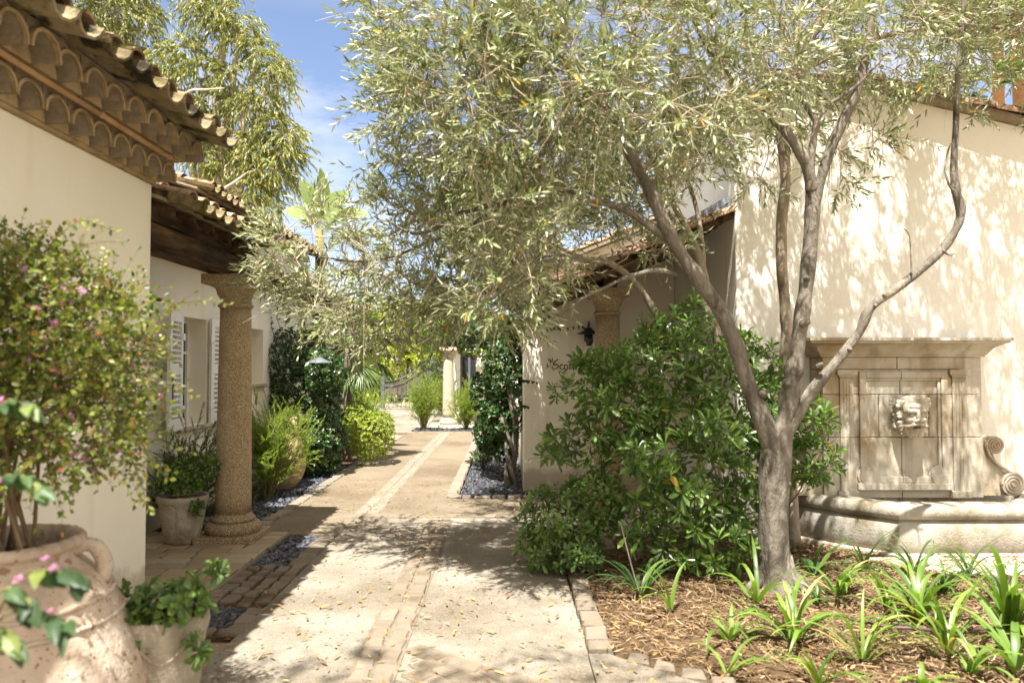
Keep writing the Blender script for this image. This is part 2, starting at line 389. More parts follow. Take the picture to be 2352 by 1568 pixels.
CANE = M('dark_cane', (.075,.045,.022), (.20,.13,.07), scale=6, stretch=(1,6,6), bump=.3, bscale=40, rough=.85, isl=.6, islcol=[(.05,.03,.016),(.19,.12,.065),(.10,.06,.03),(.26,.175,.1)])

# ------------------------------------------------------------------ tile helpers
def tile_shape(mb, o, ax, sd, upv, L, r0, r1, th=.016, n=7, flip=False, mi=0, tilt=0):
    """half-round tile: lower end at o, running along ax for L; radius r0 at the lower end"""
    ax, sd, upv = (np.asarray(v, float) for v in (ax, sd, upv))
    s = -1 if flip else 1
    a = np.linspace(0, math.pi, n)
    V = []
    for t, r in ((0, r0), (1, r1)):
        for rr in (r, r - th):
            c = o + ax * L * t + upv * tilt * t
            V.append(c[None] + sd[None] * (np.cos(a) * rr)[:, None] + upv[None] * (np.sin(a) * rr * s * .85)[:, None])
    V = np.vstack(V); F = []
    for i in range(n - 1):
        F += [[i, i+1, 2*n+i+1, 2*n+i], [n+i+1, n+i, 3*n+i, 3*n+i+1], [i+1, i, n+i, n+i+1], [2*n+i, 2*n+i+1, 3*n+i+1, 3*n+i]]
    F += [[0, 2*n, 3*n, n], [2*n-1, 4*n-1, 3*n-1, n-1]]
    mb.add(V, F, mi)

def roof_tiles(mb, o, along, up_slope, normal, nA, nU, sp=.21, cl=.33, r=.092, jit=.008, drop=0, tilted=.035):
    along, up_slope, normal = (nrm(np.asarray(v, float)) for v in (along, up_slope, normal))
    for i in range(nA):
        for j in range(nU):
            jj = rng.normal(0, jit, 3)
            base = np.asarray(o) + along * sp * (i + .5) + up_slope * cl * j + jj + normal * .0
            ang = rng.normal(0, .035)
            ax = nrm(up_slope + along * ang)
            # channel tile (concave up), pushed a little past the eave
            tile_shape(mb, base - up_slope * (.09 if j == 0 else 0) + normal * (.075 + tilted), ax, along, normal, cl + .1, r * 1.06, r * .92, flip=True, mi=1, tilt=-tilted)
            b2 = base + along * sp * .5 + rng.normal(0, jit, 3)
            tile_shape(mb, b2 + normal * (.055 + tilted), nrm(up_slope + along * rng.normal(0, .035)), along, normal, cl + .09, r * 1.0, r * .82, mi=0, tilt=-tilted)

def genoise(mb, x0, x1, y0, y1, z, sp=.21, r=.1, hgt=.105, out=1):
    """a corbelled row of mortar-filled half-round tiles under an eave, fronts facing +x"""
    n = int(round((y1 - y0) / sp)); sp = (y1 - y0) / n
    for k in range(n):
        yc = y1 - sp * (k + .5) + rng.normal(0, .004)
        a = np.linspace(0, math.pi, 9)
        xf = x1 + rng.normal(0, .006); rr = r * (1 + rng.normal(0, .03))
        for (ro, ri, xa, xb) in ((rr, rr - .016, x0, xf),):
            o = np.stack([np.cos(a) * ro, np.sin(a) ** .8 * ro * hgt / r], 1)
            i_ = np.stack([np.cos(a) * ri, np.sin(a) ** .8 * ri * hgt / r], 1)
            V = []
            for xx in (xa, xb):
                for pr in (o, i_):
                    V.append(np.stack([np.full(9, xx), yc + pr[:, 0], z + pr[:, 1]], 1))
            V = np.vstack(V); F = []
            for q in range(8):
                F += [[q, q+1, 18+q+1, 18+q], [18+q, 18+q+1, 27+q+1, 27+q]]
            mb.add(V, F, 0)
        # hollow arch plugged well back, grey mortar packed round it
        p = [np.array([x0, yc + math.cos(t) * (rr - .014), z + math.sin(t) ** .8 * (rr - .014) * hgt / r]) for t in a]
        mb.prism(p, (x1 - .13 - x0, 0, 0), 0)
        q = [np.array([x0, yc + math.cos(t) * (rr - .005), z + math.sin(t) ** .8 * (rr - .005) * hgt / r]) for t in a]
        lo, hi = yc - sp / 2, yc + sp / 2
        s_ = q[4:] + [np.array([x0, lo, z + .003]), np.array([x0, lo, z + hgt + .022]), np.array([x0, yc, z + hgt + .022])]
        mb.prism(s_, (x1 - .022 - x0, 0, 0), 1)
        s_ = q[:5] + [np.array([x0, yc, z + hgt + .022]), np.array([x0, hi, z + hgt + .022]), np.array([x0, hi, z + .003])]
        mb.prism(s_, (x1 - .026 - x0, 0, 0), 1)

# ------------------------------------------------------------------ ground, path, beds
g = MB(); g.box((-150, -60, -.4), (150, 300, -.05)); tag(g.build('ground', EARTH), kind='structure')

def slab(name, poly, z, mat, th=.12):
    m = MB(); m.prism([(x, y, z - th) for x, y in poly], (0, 0, th)); return tag(m.build(name, mat), kind='structure')
slab('path', [(-1.62,-4),(.44,-4),(.44,4.2),(.44,6.3),(.95,6.6),(.95,7.9),(-1.62,7.9)], 0, CONC)
slab('lane', [(-2.42,7.12),(-1.625,7.12),(-1.625,7.905),(.95,7.905),(.95,9.02),(-.62,9.02),(-.62,18.2),(-2.42,18.2)], .001, CONC_T)
slab('branch_path', [(.448,-4),(3.6,-4),(3.6,2.35),(1.55,3.42),(1.02,3.78),(.74,4.02),(.56,4.2),(.448,4.2)], -.004, CONC)
slab('far_path', [(-6.5,18.205),(-.3,18.205),(-.3,20.4),(-1.9,20.6),(-2.1,30),(-7,30)], -.003, CONC)

def stones(poly_pts, name, gap=.016, z=.008, jit=.008, mat=COBBLE, base=-.03, joint=True, h=.05):
    """poly_pts: list of 4-corner stones (x,y)"""
    mb = MB()
    for q in poly_pts:
        q = np.asarray(q, float) + rng.normal(0, jit, (4, 2)); c = q.mean(0)
        def inset(k):
            d = q - c; return c + d * (1 - k / np.maximum(np.linalg.norm(d, axis=1, keepdims=True), .02))
        zz = z + rng.normal(0, .003)
        r0 = np.c_[inset(gap), np.full(4, base)]; r1 = np.c_[inset(gap), np.full(4, zz - .012)]; r2 = np.c_[inset(gap + .014), zz + rng.normal(0, .0025, 4)]
        V = np.vstack([r0, r1, r2])
        F = [[8,9,10,11]] + [[a*4+i, a*4+(i+1)%4, (a+1)*4+(i+1)%4, (a+1)*4+i] for a in (0,1) for i in range(4)]
        mb.add(V, F)
    return tag(mb.build(name, mat, smooth=False, fixn=True), kind='structure')

def strip(x0, x1, y0, y1, rows, size, skew=0):
    out = []; n = max(1, int((y1 - y0) / size)); w = (x1 - x0) / rows
    for r_ in range(rows):
        cuts = y0 + (np.arange(n + 1) + rng.normal(0, .13, n + 1) + (r_ % 2) * .45) * (y1 - y0) / n
        for k in range(n):
            a, b = x0 + w * r_, x0 + w * (r_ + 1)
            out.append([(a, cuts[k]), (b, cuts[k]), (b, cuts[k+1]), (a, cuts[k+1])])
    return out
def stripx(x0, x1, y0, y1, rows, size):
    return [[(y, x) for x, y in q] for q in strip(y0, y1, x0, x1, rows, size)]
def joint(name, x0, x1, y0, y1, z=.002):
    m = MB(); m.box((x0, y0, z - .1), (x1, y1, z)); return tag(m.build(name, JOINT), kind='structure')
joint('near_strip_joint', -.84, -.58, -3, 7.78, .0045); stones(strip(-.835, -.585, .5, 7.78, 2, .15), 'near_cobble_strip', z=.014, gap=.012, mat=COBBLE)
joint('cross_strip_joint', -1.75, .2, 7.9, 8.08, .0045); stones(stripx(-1.74, .15, 7.91, 8.07, 1, .2), 'cross_cobble_strip', z=.009)
joint('far_strip_joint', -1.68, -1.40, 8.1, 18.0, .003); stones(strip(-1.675, -1.405, 8.1, 18.0, 2, .17), 'far_cobble_strip', z=.009, mat=COBBLE_P)
stones(strip(-2.56, -2.41, 7.1, 17.2, 1, .2), 'left_path_edging', z=.02, base=-.06, mat=COBBLE_P)
stones(strip(-.78, -.615, 9.05, 18.2, 1, .2), 'right_path_edging', z=.03, base=-.06, mat=COBBLE_P)
stones(stripx(-.78, .95, 9.03, 9.15, 1, .19), 'bed_edging', z=.03, base=-.06, mat=COBBLE_P)
stones(strip(.445, .60, 4.22, 6.25, 1, .165), 'mulch_edging', z=.02, base=-.06)
stones([[tuple(np.array(c) + (dx, dy)) for dx, dy in ((-.085,-.045),(.05,-.085),(.085,.045),(-.05,.085))] for c in [(.70,4.12),(.83,4.02),(.965,3.915),(1.10,3.81),(1.24,3.715),(1.385,3.625),(1.53,3.54)]], 'curved_edging', z=.014, base=-.06)
joint('far_cross_joint', -3.4, -.62, 18.0, 18.2, .004); stones(stripx(-3.4, -.62, 18.01, 18.19, 1, .25), 'far_cross_strip', z=.01)
# fan of cobbles crossing the near path
fan = []
for r_ in range(-1, 2):
    for k in range(14):
        a = G(905 + 0 * r_, 1492) + np.array((.0, .0, 0))
        u = nrm(np.array((.74, -.67))); v = np.array((u[1], -u[0]))
        c = np.array((-.53, 4.10)) + u * .125 * k + v * .12 * r_ - u * (.06 if r_ % 2 else 0) + np.array((.003, .001)) * k * k
        fan.append([c - u*.065 - v*.06, c + u*.065 - v*.06, c + u*.065 + v*.06, c - u*.065 + v*.06])
fan = [q for q in fan if np.mean(q, 0)[0] > -.525]
jm = MB()
for q_ in fan: c_ = np.mean(q_, 0); jm.prism([(*(c_ + (np.array(p_) - c_) * 1.12), -.05) for p_ in q_], (0, 0, .0545 + .0001 * rng.random()))
tag(jm.build('fan_joint', JOINT), kind='structure')
stones(fan, 'fan_cobbles', z=.013, gap=.014)
# left edge of the near path: cobbles with two slate pits
m = MB(); m.box((-2.12, 4.5, -.12), (-1.622, 7.118, -.02)); tag(m.build('patch_joint', SOIL), kind='structure')
stones(strip(-2.10, -1.62, 5.02, 6.02, 4, .15), 'cobble_patch', z=.008, gap=.024, jit=.012)
stones(strip(-1.74, -1.61, 4.55, 5.0, 1, .15) + stripx(-2.1, -1.62, 4.5, 4.62, 1, .15), 'pit_edging', z=.006)
stones(strip(-1.80, -1.62, 6.05, 7.1, 1, .2), 'pit_side_edging', z=.006)
# paved floor of the left porch
pv = []
for r_ in range(17):
    y0 = 4.35 + r_ * .165; x = -2.10
    while x > -3.45:
        w = .2 + .12 * rng.random(); pv.append([(x - w, y0), (x, y0), (x, y0 + .165), (x - w, y0 + .165)]); x -= w
m = MB(); m.box((-3.55, 4.3, -.1), (-2.09, 7.17, .018)); tag(m.build('porch_floor_bed', SOIL), kind='structure')
stones(pv, 'porch_floor', gap=.007, z=.03, jit=.002, mat=PAVE, base=0)
m = MB(); m.box((-2.098, 4.3, -.09), (-2.085, 7.17, .02)); tag(m.build('porch_floor_edge', MORTAR), kind='structure')

def chips(mb, rng, n, poly_f, z, s0=.012, s1=.035, flat=.25, amp=.012):
    P = np.zeros((0, 2))
    (xa, xb, ya, yb), f = poly_f
    while len(P) < n:
        q = np.c_[rng.uniform(xa, xb, n), rng.uniform(ya, yb, n)]
        P = np.vstack([P, q[f(q[:, 0], q[:, 1])]])
    P = P[:n]
    s = rng.uniform(s0, s1, n)
    base = np.array([[-1,-.7,-1],[.8,-1,-1],[1,.8,-1],[-.7,1,-1],[-.7,-.6,1],[.7,-.7,1],[.7,.6,1],[-.6,.7,1]])
    V = base[None] * (1 + rng.normal(0, .2, (n, 8, 1))) * np.stack([s * rng.uniform(.7, 1.4, n), s * .8, s * flat], 1)[:, None]
    a = rng.uniform(0, 6.28, n); tx = rng.normal(0, .35, n); ty = rng.normal(0, .35, n)
    ca, sa = np.cos(a)[:, None], np.sin(a)[:, None]
    z0 = V[..., 2] + V[..., 0] * tx[:, None] + V[..., 1] * ty[:, None]
    X = V[..., 0] * ca - V[..., 1] * sa + P[:, :1]; Y = V[..., 0] * sa + V[..., 1] * ca + P[:, 1:]
    Z = z0 + z + rng.uniform(0, amp, n)[:, None] + s[:, None] * flat
    F = np.array([[3,2,1,0],[4,5,6,7],[0,1,5,4],[1,2,6,5],[2,3,7,6],[3,0,4,7]])
    mb.add(np.stack([X, Y, Z], -1).reshape(-1, 3), (np.arange(n)[:, None, None] * 8 + F[None]).reshape(-1, 4))
ALL = lambda x, y: np.ones(len(x), bool)
m = MB(); m.box((-3.54, 7.18, -.1), (-2.57, 17, -.03)); m.box((-.61, 9.16, -.1), (.6, 18.2, -.02)); m.box((-2.083, 6.03, -.1), (-1.81, 7.11, -.03)); m.box((-2.083, 4.64, -.1), (-1.75, 5.01, -.03)); m.box((-2.4, 18.45, -.1), (-.85, 19.25, .002))
tag(m.build('gravel_bed', SOIL), kind='structure')
m = MB()
chips(m, rng, 5200, ((-3.5, -2.58, 7.2, 12.4), ALL), -.03, .012, .03)
chips(m, rng, 2600, ((-.6, .5, 9.18, 12.5), ALL), -.02, .012, .03)
chips(m, rng, 1200, ((-.6, .2, 12.5, 18), ALL), -.02, .012, .03)
chips(m, rng, 1500, ((-2.08, -1.81, 6.05, 7.1), ALL), -.03, .012, .03)
chips(m, rng, 650, ((-2.08, -1.76, 4.65, 5.0), ALL), -.03, .012, .03)
chips(m, rng, 600, ((-2.4, -.85, 18.45, 19.25), ALL), .0, .012, .03)
tag(m.build('slate_gravel', SLATE), 'blue-grey slate chippings filling the beds beside the path', 'gravel', kind='stuff')

# mulch bed
MUL = lambda x, y: (x > .6) & (y < 7.08) & (y > 4.25 - (x - .56) * .82) & ~((x < 1.0) & (y > 6.4))
xs = np.linspace(.6, 6.2, 90); ys = np.linspace(2.2, 7.08, 80)
X, Y = np.meshgrid(xs, ys, indexing='ij')
Z = -.012 + .035 * np.clip((X - .6) * 2, 0, 1) * (np.sin(X * 3.1 + Y * 2.2) * .3 + np.sin(X * 7.3 - Y * 5.1) * .2 + .6) * np.clip((Y - (4.28 - (X - .56) * .82)) * 3, 0, 1)
Z = np.where(Y < 4.25 - (X - .56) * .82, -.06, Z)
m = MB(); m.grid(np.stack([X, Y, Z], -1)); tag(m.build('mulch_bed', MULCHB, smooth=True), kind='structure')
def mulch_z(x, y):
    i = np.clip(((x - .6) / 5.6 * 89).astype(int), 0, 89); j = np.clip(((y - 2.2) / 4.88 * 79).astype(int), 0, 79)
    return Z[i, j]
n = 26000
q = np.c_[.55 + 4.2 * rng.random(n * 2) ** .9, rng.uniform(2.6, 7.05, n * 2)]; q = q[MUL(q[:, 0] + .03, q[:, 1])][:n]; n = len(q)
Lh = rng.gamma(3, .0085, n) + .007; a = rng.uniform(0, 6.28, n); w = rng.uniform(.0018, .0055, n)
d = np.c_[np.cos(a), np.sin(a), rng.normal(0, .28, n)]
c = np.c_[q, mulch_z(q[:, 0], q[:, 1]) + rng.uniform(.002, .02, n)]
bendv = np.c_[rng.normal(0, .15, (n, 2)), rng.normal(0, .1, n)] * Lh[:, None]
Pm = np.stack([c - d * Lh[:, None], c + bendv, c + d * Lh[:, None]], 1)
m = MB(); m.tubes(Pm, np.stack([w * .6, w, w * .4], 1), 3, cap=False)
tag(m.build('bark_mulch', MULCH), 'shredded brown bark mulch covering the planting bed', 'mulch', kind='stuff')

# ------------------------------------------------------------------ near house on the left
house = thing('house', 'cream stucco house corner with two rows of ochre eave tiles behind the oil jar', 'house', (-2.48, 5.1, 0))
m = MB(); m.box((-7, -4, -.1), (-2.48, 5.12, 2.865)); bevel(m.build('wall', STUCCO, house), .012, 3)
m = MB(); m.box((-3, -4, 2.866), (-2.455, 5.128, 2.884)); m.build('brick_ledge', GENO, house)
m = MB(); genoise(m, -2.7, -2.31, -3.9, 5.14, 2.885, .212, .104, .112); m.box((-3, -4, 3.018), (-2.30, 5.13, 3.03), 0)
genoise(m, -2.6, -2.13, -3.9, 5.16, 3.031, .212, .105, .112); m.box((-3, -4, 3.166), (-2.15, 5.14, 3.176), 1)
m.build('eave_cornice', [GENO, MORTAR], house)
m = MB()
sl = nrm(np.array((-1, 0, .31))); nn = nrm(np.array((.31, 0, 1)))
roof_tiles(m, np.array((-2.02, -1.4, 3.115)), (0, 1, 0), sl, nn, 31, 4, .212, .34, .1)
m.prism([(-2.12, -4, 3.178), (-2.12, 5.17, 3.178), (-6.5, 5.17, 4.5), (-6.5, -4, 4.5)], (0, 0, .03), 2)
m.build('roof', [TILE, TILE_OLD, MORTAR], house)
m = MB()
for a, b, r in ((-2.5, 3.1, .017), (3.05, 4.1, .0155), (4.06, 4.95, .0165)):
    m.tube([(-2.265, a, 3.0), (-2.263, (a + b) / 2, 2.996), (-2.266, b, 3.0)], r, 10)
for yy in (1.1, 2.4, 3.06, 4.08, 4.9): m.tube([(-2.265, yy, 2.999), (-2.265, yy + .012, 2.999)], .021, 10)
m.build('drip_pipe', ROD, house, smooth=True)

# ------------------------------------------------------------------ recessed wing with shutters and timber porch
wing = thing('house_wing', 'set-back cream wing with white louvred shutters under a timber porch beam', 'house', (-3.55, 8.3, 0))
Wn = ((7.98, 8.71, .94, 2.15), (9.90, 10.72, 1.36, 2.13))
m = MB(); xw, xi = -3.55, -3.87
def wallrun(ya, yb, za=-.1, zb=2.70): m.box((xi, ya, za), (xw, yb, zb))
wallrun(5.13, 7.98); wallrun(8.71, 9.90); wallrun(10.72, 17)
for (a, b, z0, z1) in Wn: wallrun(a, b, -.1, z0); wallrun(a, b, z1, 2.70)
m.box((-8, 16.99, -.1), (-3.87, 17.2, 2.7)); m.box((-8, 5.13, -.1), (-7.8, 17, 2.7)); m.box((-8, 5.13, 2.701), (-3.56, 17, 2.78))
m.build('wall', STUCCO, wing)
m = MB(); m.box((-7.7, 5.3, 0), (-4.6, 16.9, 2.6)); m.build('unlit_room_block', DARK, wing)  # solid block coloured dark in place of the unlit interior
for wi, (a, b, z0, z1) in enumerate(Wn):
    f = MB(); xf = -3.80
    for (y0, y1, za, zb) in ((a, a+.05, z0, z1), (b-.05, b, z0, z1), (a+.05, b-.05, z1-.05, z1), (a+.05, b-.05, z0, z0+.07), ((a+b)/2-.05, (a+b)/2+.05, z0+.07, z1-.05)):
        f.box((xf, y0, za), (xf + .055, y1, zb))
    fo = bevel(f.build('window', WOODW, wing), .006)
    for t in (.36, .68):
        zz = z0 + (z1 - z0) * t
        for ya_, yb_ in ((a + .0501, (a+b)/2 - .0501), ((a+b)/2 + .0501, b - .0501)):
            h = MB(); h.box((xf + .008, ya_, zz - .014), (xf + .045, yb_, zz + .014)); h.build('glazing_bar', WOODW, fo)
    p = MB(); p.box((xf + .015, a + .048, z0 + .065), (xf + .022, b - .048, z1 - .045)); p.build('pane', GLASS, fo)
    s = MB(); s.box((-3.74, a - .06, z0 - .055), (-3.49, b + .06, z0 - .001)); bevel(s.build('window_sill', LIME, wing), .02, 3)
def shutter(yh, z0, z1, sign, ang):
    """hinged at yh, leaf running in direction sign along y, opened a little off the wall"""
    w = .47; th = .035
    c, s_ = math.cos(ang), math.sin(ang)
    rot = np.array([[c, -s_, 0], [s_, c, 0], [0, 0, 1]]) if sign < 0 else np.array([[c, s_, 0], [-s_, c, 0], [0, 0, 1]])
    piv = np.array((-3.525, yh, 0))
    def bx(mb, y0, y1, za, zb, x0=0, x1=th, tilt=None):
        y0, y1 = (yh + sign * y0, yh + sign * y1)
        lo = np.array((-3.525 + x0, min(y0, y1), za)); hi = np.array((-3.525 + x1, max(y0, y1), zb))
        v = np.array([[x, y, z] for x in (lo[0], hi[0]) for y in (lo[1], hi[1]) for z in (lo[2], hi[2])])
        if tilt is not None:
            cc = v.mean(0); t = np.array([[math.cos(tilt), 0, math.sin(tilt)], [0, 1, 0], [-math.sin(tilt), 0, math.cos(tilt)]]); v = (v - cc) @ t.T + cc
        v = (v - piv) @ rot.T + piv
        mb.add(v, np.array([[0,1,3,2],[4,6,7,5],[0,4,5,1],[2,3,7,6],[0,2,6,4],[1,5,7,3]]))
    f = MB(); st = .07; zm = z0 + (z1 - z0) * .52
    bx(f, 0, st, z0, z1); bx(f, w - st, w, z0, z1)
    for za, zb in ((z0, z0 + .13), (zm - .06, zm + .06), (z1 - .1, z1)): bx(f, st, w - st, za, zb, .002, th - .002)
    so = bevel(f.build('shutter', WOODW, wing), .004)
    l = MB()
    for za, zb in ((z0 + .13, zm - .06), (zm + .06, z1 - .1)):
        k = int((zb - za) / .052)
        for i in range(k):
            zz = za + (zb - za) * (i + .5) / k
            bx(l, st, w - st, zz - .004, zz + .004, -.002, th + .004, tilt=R(38))
    l.build('louvre', WOODW, so)
    h = MB()
    for zz in (z0 + .22, z1 - .25):
        bx(h, -.03, .05, zz - .035, zz + .035, th + .0005, th + .012); h.build('hinge', WOODW, so); h = MB()
    bx(h, w - .06, w - .02, zm - .08, zm - .05, th, th + .03); bx(h, w - .05, w - .03, zm - .35, zm - .05, th + .01, th + .02)
    h.build('latch', DARKM, so)
shutter(7.96, .93, 2.17, -1, R(9)); shutter(8.73, .93, 2.17, 1, R(9))
m = MB(); genoise(m, -3.75, -3.40, 5.2, 16.9, 2.705, .2, .098, .085); m.box((-3.7, 5.2, 2.792), (-3.46, 16.9, 2.81), 1)
m.build('eave_cornice', [GENO, MORTAR], wing)
m = MB()
sl2 = nrm(np.array((-1, 0, .30))); n2 = nrm(np.array((.30, 0, 1)))
roof_tiles(m, np.array((-2.34, 5.18, 2.73)), (0, 1, 0), sl2, n2, 10, 4, .205, .34, .092)
m.prism([(-2.42, 5.14, 2.765), (-2.42, 7.12, 2.765), (-3.7, 7.12, 3.15), (-3.7, 5.14, 3.15)], (0, 0, .025), 2)
roof_tiles(m, np.array((-3.27, 7.3, 2.79)), (0, 1, 0), sl2, n2, 46, 2, .205, .34, .092)
m.prism([(-3.3, 7.26, 2.83), (-3.3, 16.9, 2.83), (-6, 16.9, 3.64), (-6, 7.26, 3.64)], (0, 0, .02), 2)
m.build('roof', [TILE, TILE_OLD, MORTAR], wing)
# timber beam of the porch, two squared logs with a split between
m = MB()
def log(x0, x1, y0, y1, z0, z1, nseg=22):
    ys_ = np.linspace(y0, y1, nseg); ring = []
    prof = np.array([(x0, z0), (x0 + (x1-x0)*.5, z0), (x1, z0), (x1, z0 + (z1-z0)*.35), (x1, z0 + (z1-z0)*.7), (x1, z1), (x0 + (x1-x0)*.5, z1), (x0, z1)])
    n_ = len(prof)
    ph = rng.uniform(0, 6, n_)
    V = np.zeros((nseg, n_, 3))
    for k, yy in enumerate(ys_):
        w = np.sin(yy * 4 + ph) * .005 + np.sin(yy * 11 + ph * 2) * .003
        V[k, :, 0] = prof[:, 0] + w; V[k, :, 1] = yy; V[k, :, 2] = prof[:, 1] + np.roll(w, 2)
    i = np.arange(nseg - 1)[:, None] * n_; q_ = np.arange(n_)[None]
    base = m.n
    m.add(V.reshape(-1, 3), np.stack([i + q_, i + (q_ + 1) % n_, i + n_ + (q_ + 1) % n_, i + n_ + q_], -1).reshape(-1, 4))
    m.f.append((np.arange(n_)[None, ::-1] + base, 0)); m.f.append((np.arange(n_)[None] + base + (nseg - 1) * n_, 0))
log(-2.71, -2.50, 5.125, 7.16, 2.44, 2.625); log(-2.70, -2.515, 5.125, 7.16, 2.632, 2.75)
bevel(m.build('porch_beam', BEAMW, wing, fixn=True), .012, 2)
m = MB()
for yy in np.arange(5.3, 7.15, .36): m.hexa([(-3.54, yy, 2.96), (-2.42, yy, 2.66), (-2.42, yy + .06, 2.66), (-3.54, yy + .06, 2.96), (-3.54, yy, 3.08), (-2.42, yy, 2.755), (-2.42, yy + .06, 2.755), (-3.54, yy + .06, 3.08)])
m.build('rafter', BEAMW, wing)
# upper block set back behind the eave
up = thing('upper_house', 'white gable with small tiled eave rising behind the timber porch roof', 'house', (-3.9, 8.4, 3))
m = MB(); m.prism([(-3.75, 8.35, 2.9), (-3.75, 8.35, 3.55), (-6.6, 8.35, 4.45), (-9, 8.35, 3.7), (-9, 8.35, 2.9)], (0, 5.2, 0)); m.build('wall', WHITE, up)
m = MB(); genoise(m, -3.9, -3.62, 8.5, 13.5, 3.50, .2, .09, .09); m.build('eave_cornice', [GENO, MORTAR], up)
m = MB(); roof_tiles(m, np.array((-3.45, 8.3, 3.57)), (0, 1, 0), sl2, n2, 26, 9, .205, .34, .092)
m.prism([(-3.5, 8.28, 3.6), (-3.5, 13.6, 3.6), (-6.6, 13.6, 4.53), (-6.6, 8.28, 4.53)], (0, 0, .02), 2)
m.build('roof', [TILE, TILE_OLD, MORTAR], up)

# ------------------------------------------------------------------ big house on the right
big = thing('gabled_house', 'tall pale stucco gable wall dappled with tree shade behind the fountain', 'house', (2.19, 7.1, 0))
pk = (3.18, 4.36); zl = 4.12; xr = 12; zr = pk[1] - (xr - pk[0]) * .238
m = MB(); m.prism([(2.19, 7.1, -.1), (xr, 7.1, -.1), (xr, 7.1, zr), (pk[0], 7.1, pk[1]), (2.19, 7.1, zl)], (0, 4.1, 0)); bevel(m.build('wall', STUCCO_R, big, fixn=True), .01, 2)
m = MB()
dn = nrm(np.array((1, 0, -.238))); nr = nrm(np.array((.238, 0, 1)))
Lr = (xr + .2 - pk[0]) / dn[0]
e = np.array((pk[0], 7.0, pk[1] + .015)) + dn * Lr
roof_tiles(m, e, (0, 1, 0), -dn, nr, 19, int(Lr / .36), .215, .36, .094, .01)
dl = nrm(np.array((-1, 0, -.242))); nl_ = nrm(np.array((-.242, 0, 1)))
roof_tiles(m, np.array((pk[0], 7.0, pk[1] + .015)) + dl * 1.15, (0, 1, 0), -dl, nl_, 19, 3, .215, .36, .094, .01)
m.prism([(pk[0], 6.98, pk[1] + .005), (pk[0], 11.3, pk[1] + .005), (xr + .2, 11.3, zr - .05), (xr + .2, 6.98, zr - .05)], (0, 0, .05), 2)
m.prism([(pk[0] - .002, 6.98, pk[1] + .005), (2.06, 6.98, zl - .03), (2.06, 11.3, zl - .03), (pk[0] - .002, 11.3, pk[1] + .005)], (0, 0, .05), 2)
# row of overlapping ridge-type tiles along the front verge
for k in range(26):
    tile_shape(m, np.array((pk[0] + .02, 7.02, pk[1] + .05)) + dn * (k * .36 + .4) + rng.normal(0, .008, 3), -dn + rng.normal(0, .02, 3), (0, 1, 0), nr, .42, .11, .09, mi=0, tilt=-.02)
m.build('roof', [TILE, TILE_OLD, MORTAR], big)

# ------------------------------------------------------------------ low house with the lettering and the cane-ceiling porch
low = thing('low_house', 'low cream house with brown painted lettering and a cane-ceilinged porch', 'house', (.19, 9.68, 0))
zz0, zz1 = 2.76, 3.56
m = MB(); m.prism([(.19, 9.68, -.1), (2.186, 9.68, -.1), (2.186, 9.68, zz1), (.19, 9.68, zz0)], (0, 4.5, 0)); bevel(m.build('wall', STUCCO, low, fixn=True), .02, 3)
m = MB(); s3_ = nrm(np.array((1, 0, .4))); n3_ = nrm(np.array((-.4, 0, 1)))
roof_tiles(m, np.array((.06, 9.58, 2.70)), (0, 1, 0), s3_, n3_, 22, 6, .21, .36, .092)
m.prism([(.1, 9.57, zz0 - .03), (2.186, 9.57, zz1 + .003), (2.186, 14.3, zz1 + .003), (.1, 14.3, zz0 - .03)], (0, 0, .04), 2)
PX0, PX1, PZ0, PZ1 = .42, 2.186, 2.30, 3.06
s4 = nrm(np.array((PX1 - PX0, 0, PZ1 - PZ0))); n4 = nrm(np.array((-(PZ1 - PZ0), 0, PX1 - PX0)))
m.prism([(PX0, 7.16, PZ0 + .03), (PX1, 7.16, PZ1 + .03), (PX1, 9.675, PZ1 + .03), (PX0, 9.675, PZ0 + .03)], (0, 0, .05), 2)
roof_tiles(m, np.array((PX0 + .02, 7.12, PZ0 + .02)), (0, 1, 0), s4, n4, 12, 5, .21, .36, .092)
for k in range(6):
    tile_shape(m, np.array((PX0 + .06, 7.17, PZ0 + .095)) + s4 * (k * .33) + rng.normal(0, .012, 3), s4 + rng.normal(0, .03, 3), (0, 1, 0), n4, .36, .085, .07, mi=0, tilt=-.01)
m.build('roof', [TILE, TILE_OLD, MORTAR], low)
m = MB(); ny = 58
ys_ = np.linspace(7.17, 9.66, ny); Pc = np.zeros((ny, 4, 3))
for k in range(4):
    Pc[:, k, 0] = PX0 + (PX1 - PX0) * k / 3; Pc[:, k, 1] = ys_ + rng.normal(0, .006, ny); Pc[:, k, 2] = PZ0 + (PZ1 - PZ0) * k / 3 + .012 + rng.normal(0, .006, ny)
m.tubes(Pc, rng.uniform(.011, .019, (ny, 1)) * np.ones((1, 4)), 6)
m.build('cane_ceiling', CANE, low, smooth=True)
m = MB()
for k, zo in enumerate((.0, .045)):
    m.hexa([(PX0 - .02 + .03*k, 7.13 + .012*k, PZ0 - .02 + zo), (PX1 - .002, 7.13 + .012*k, PZ1 - .02 + zo), (PX1 - .002, 7.165 + .012*k, PZ1 - .02 + zo), (PX0 - .02 + .03*k, 7.165 + .012*k, PZ0 - .02 + zo),
            (PX0 - .02 + .03*k, 7.13 + .012*k, PZ0 + .022 + zo), (PX1 - .002, 7.13 + .012*k, PZ1 + .022 + zo), (PX1 - .002, 7.165 + .012*k, PZ1 + .022 + zo), (PX0 - .02 + .03*k, 7.165 + .012*k, PZ0 + .022 + zo)])
m.build('verge_board', BEAMW, low)
m = MB(); m.box((1.03, 8.02, 2.475), (1.19, 9.678, 2.60)); bevel(m.build('porch_beam', BEAMW, low), .012)
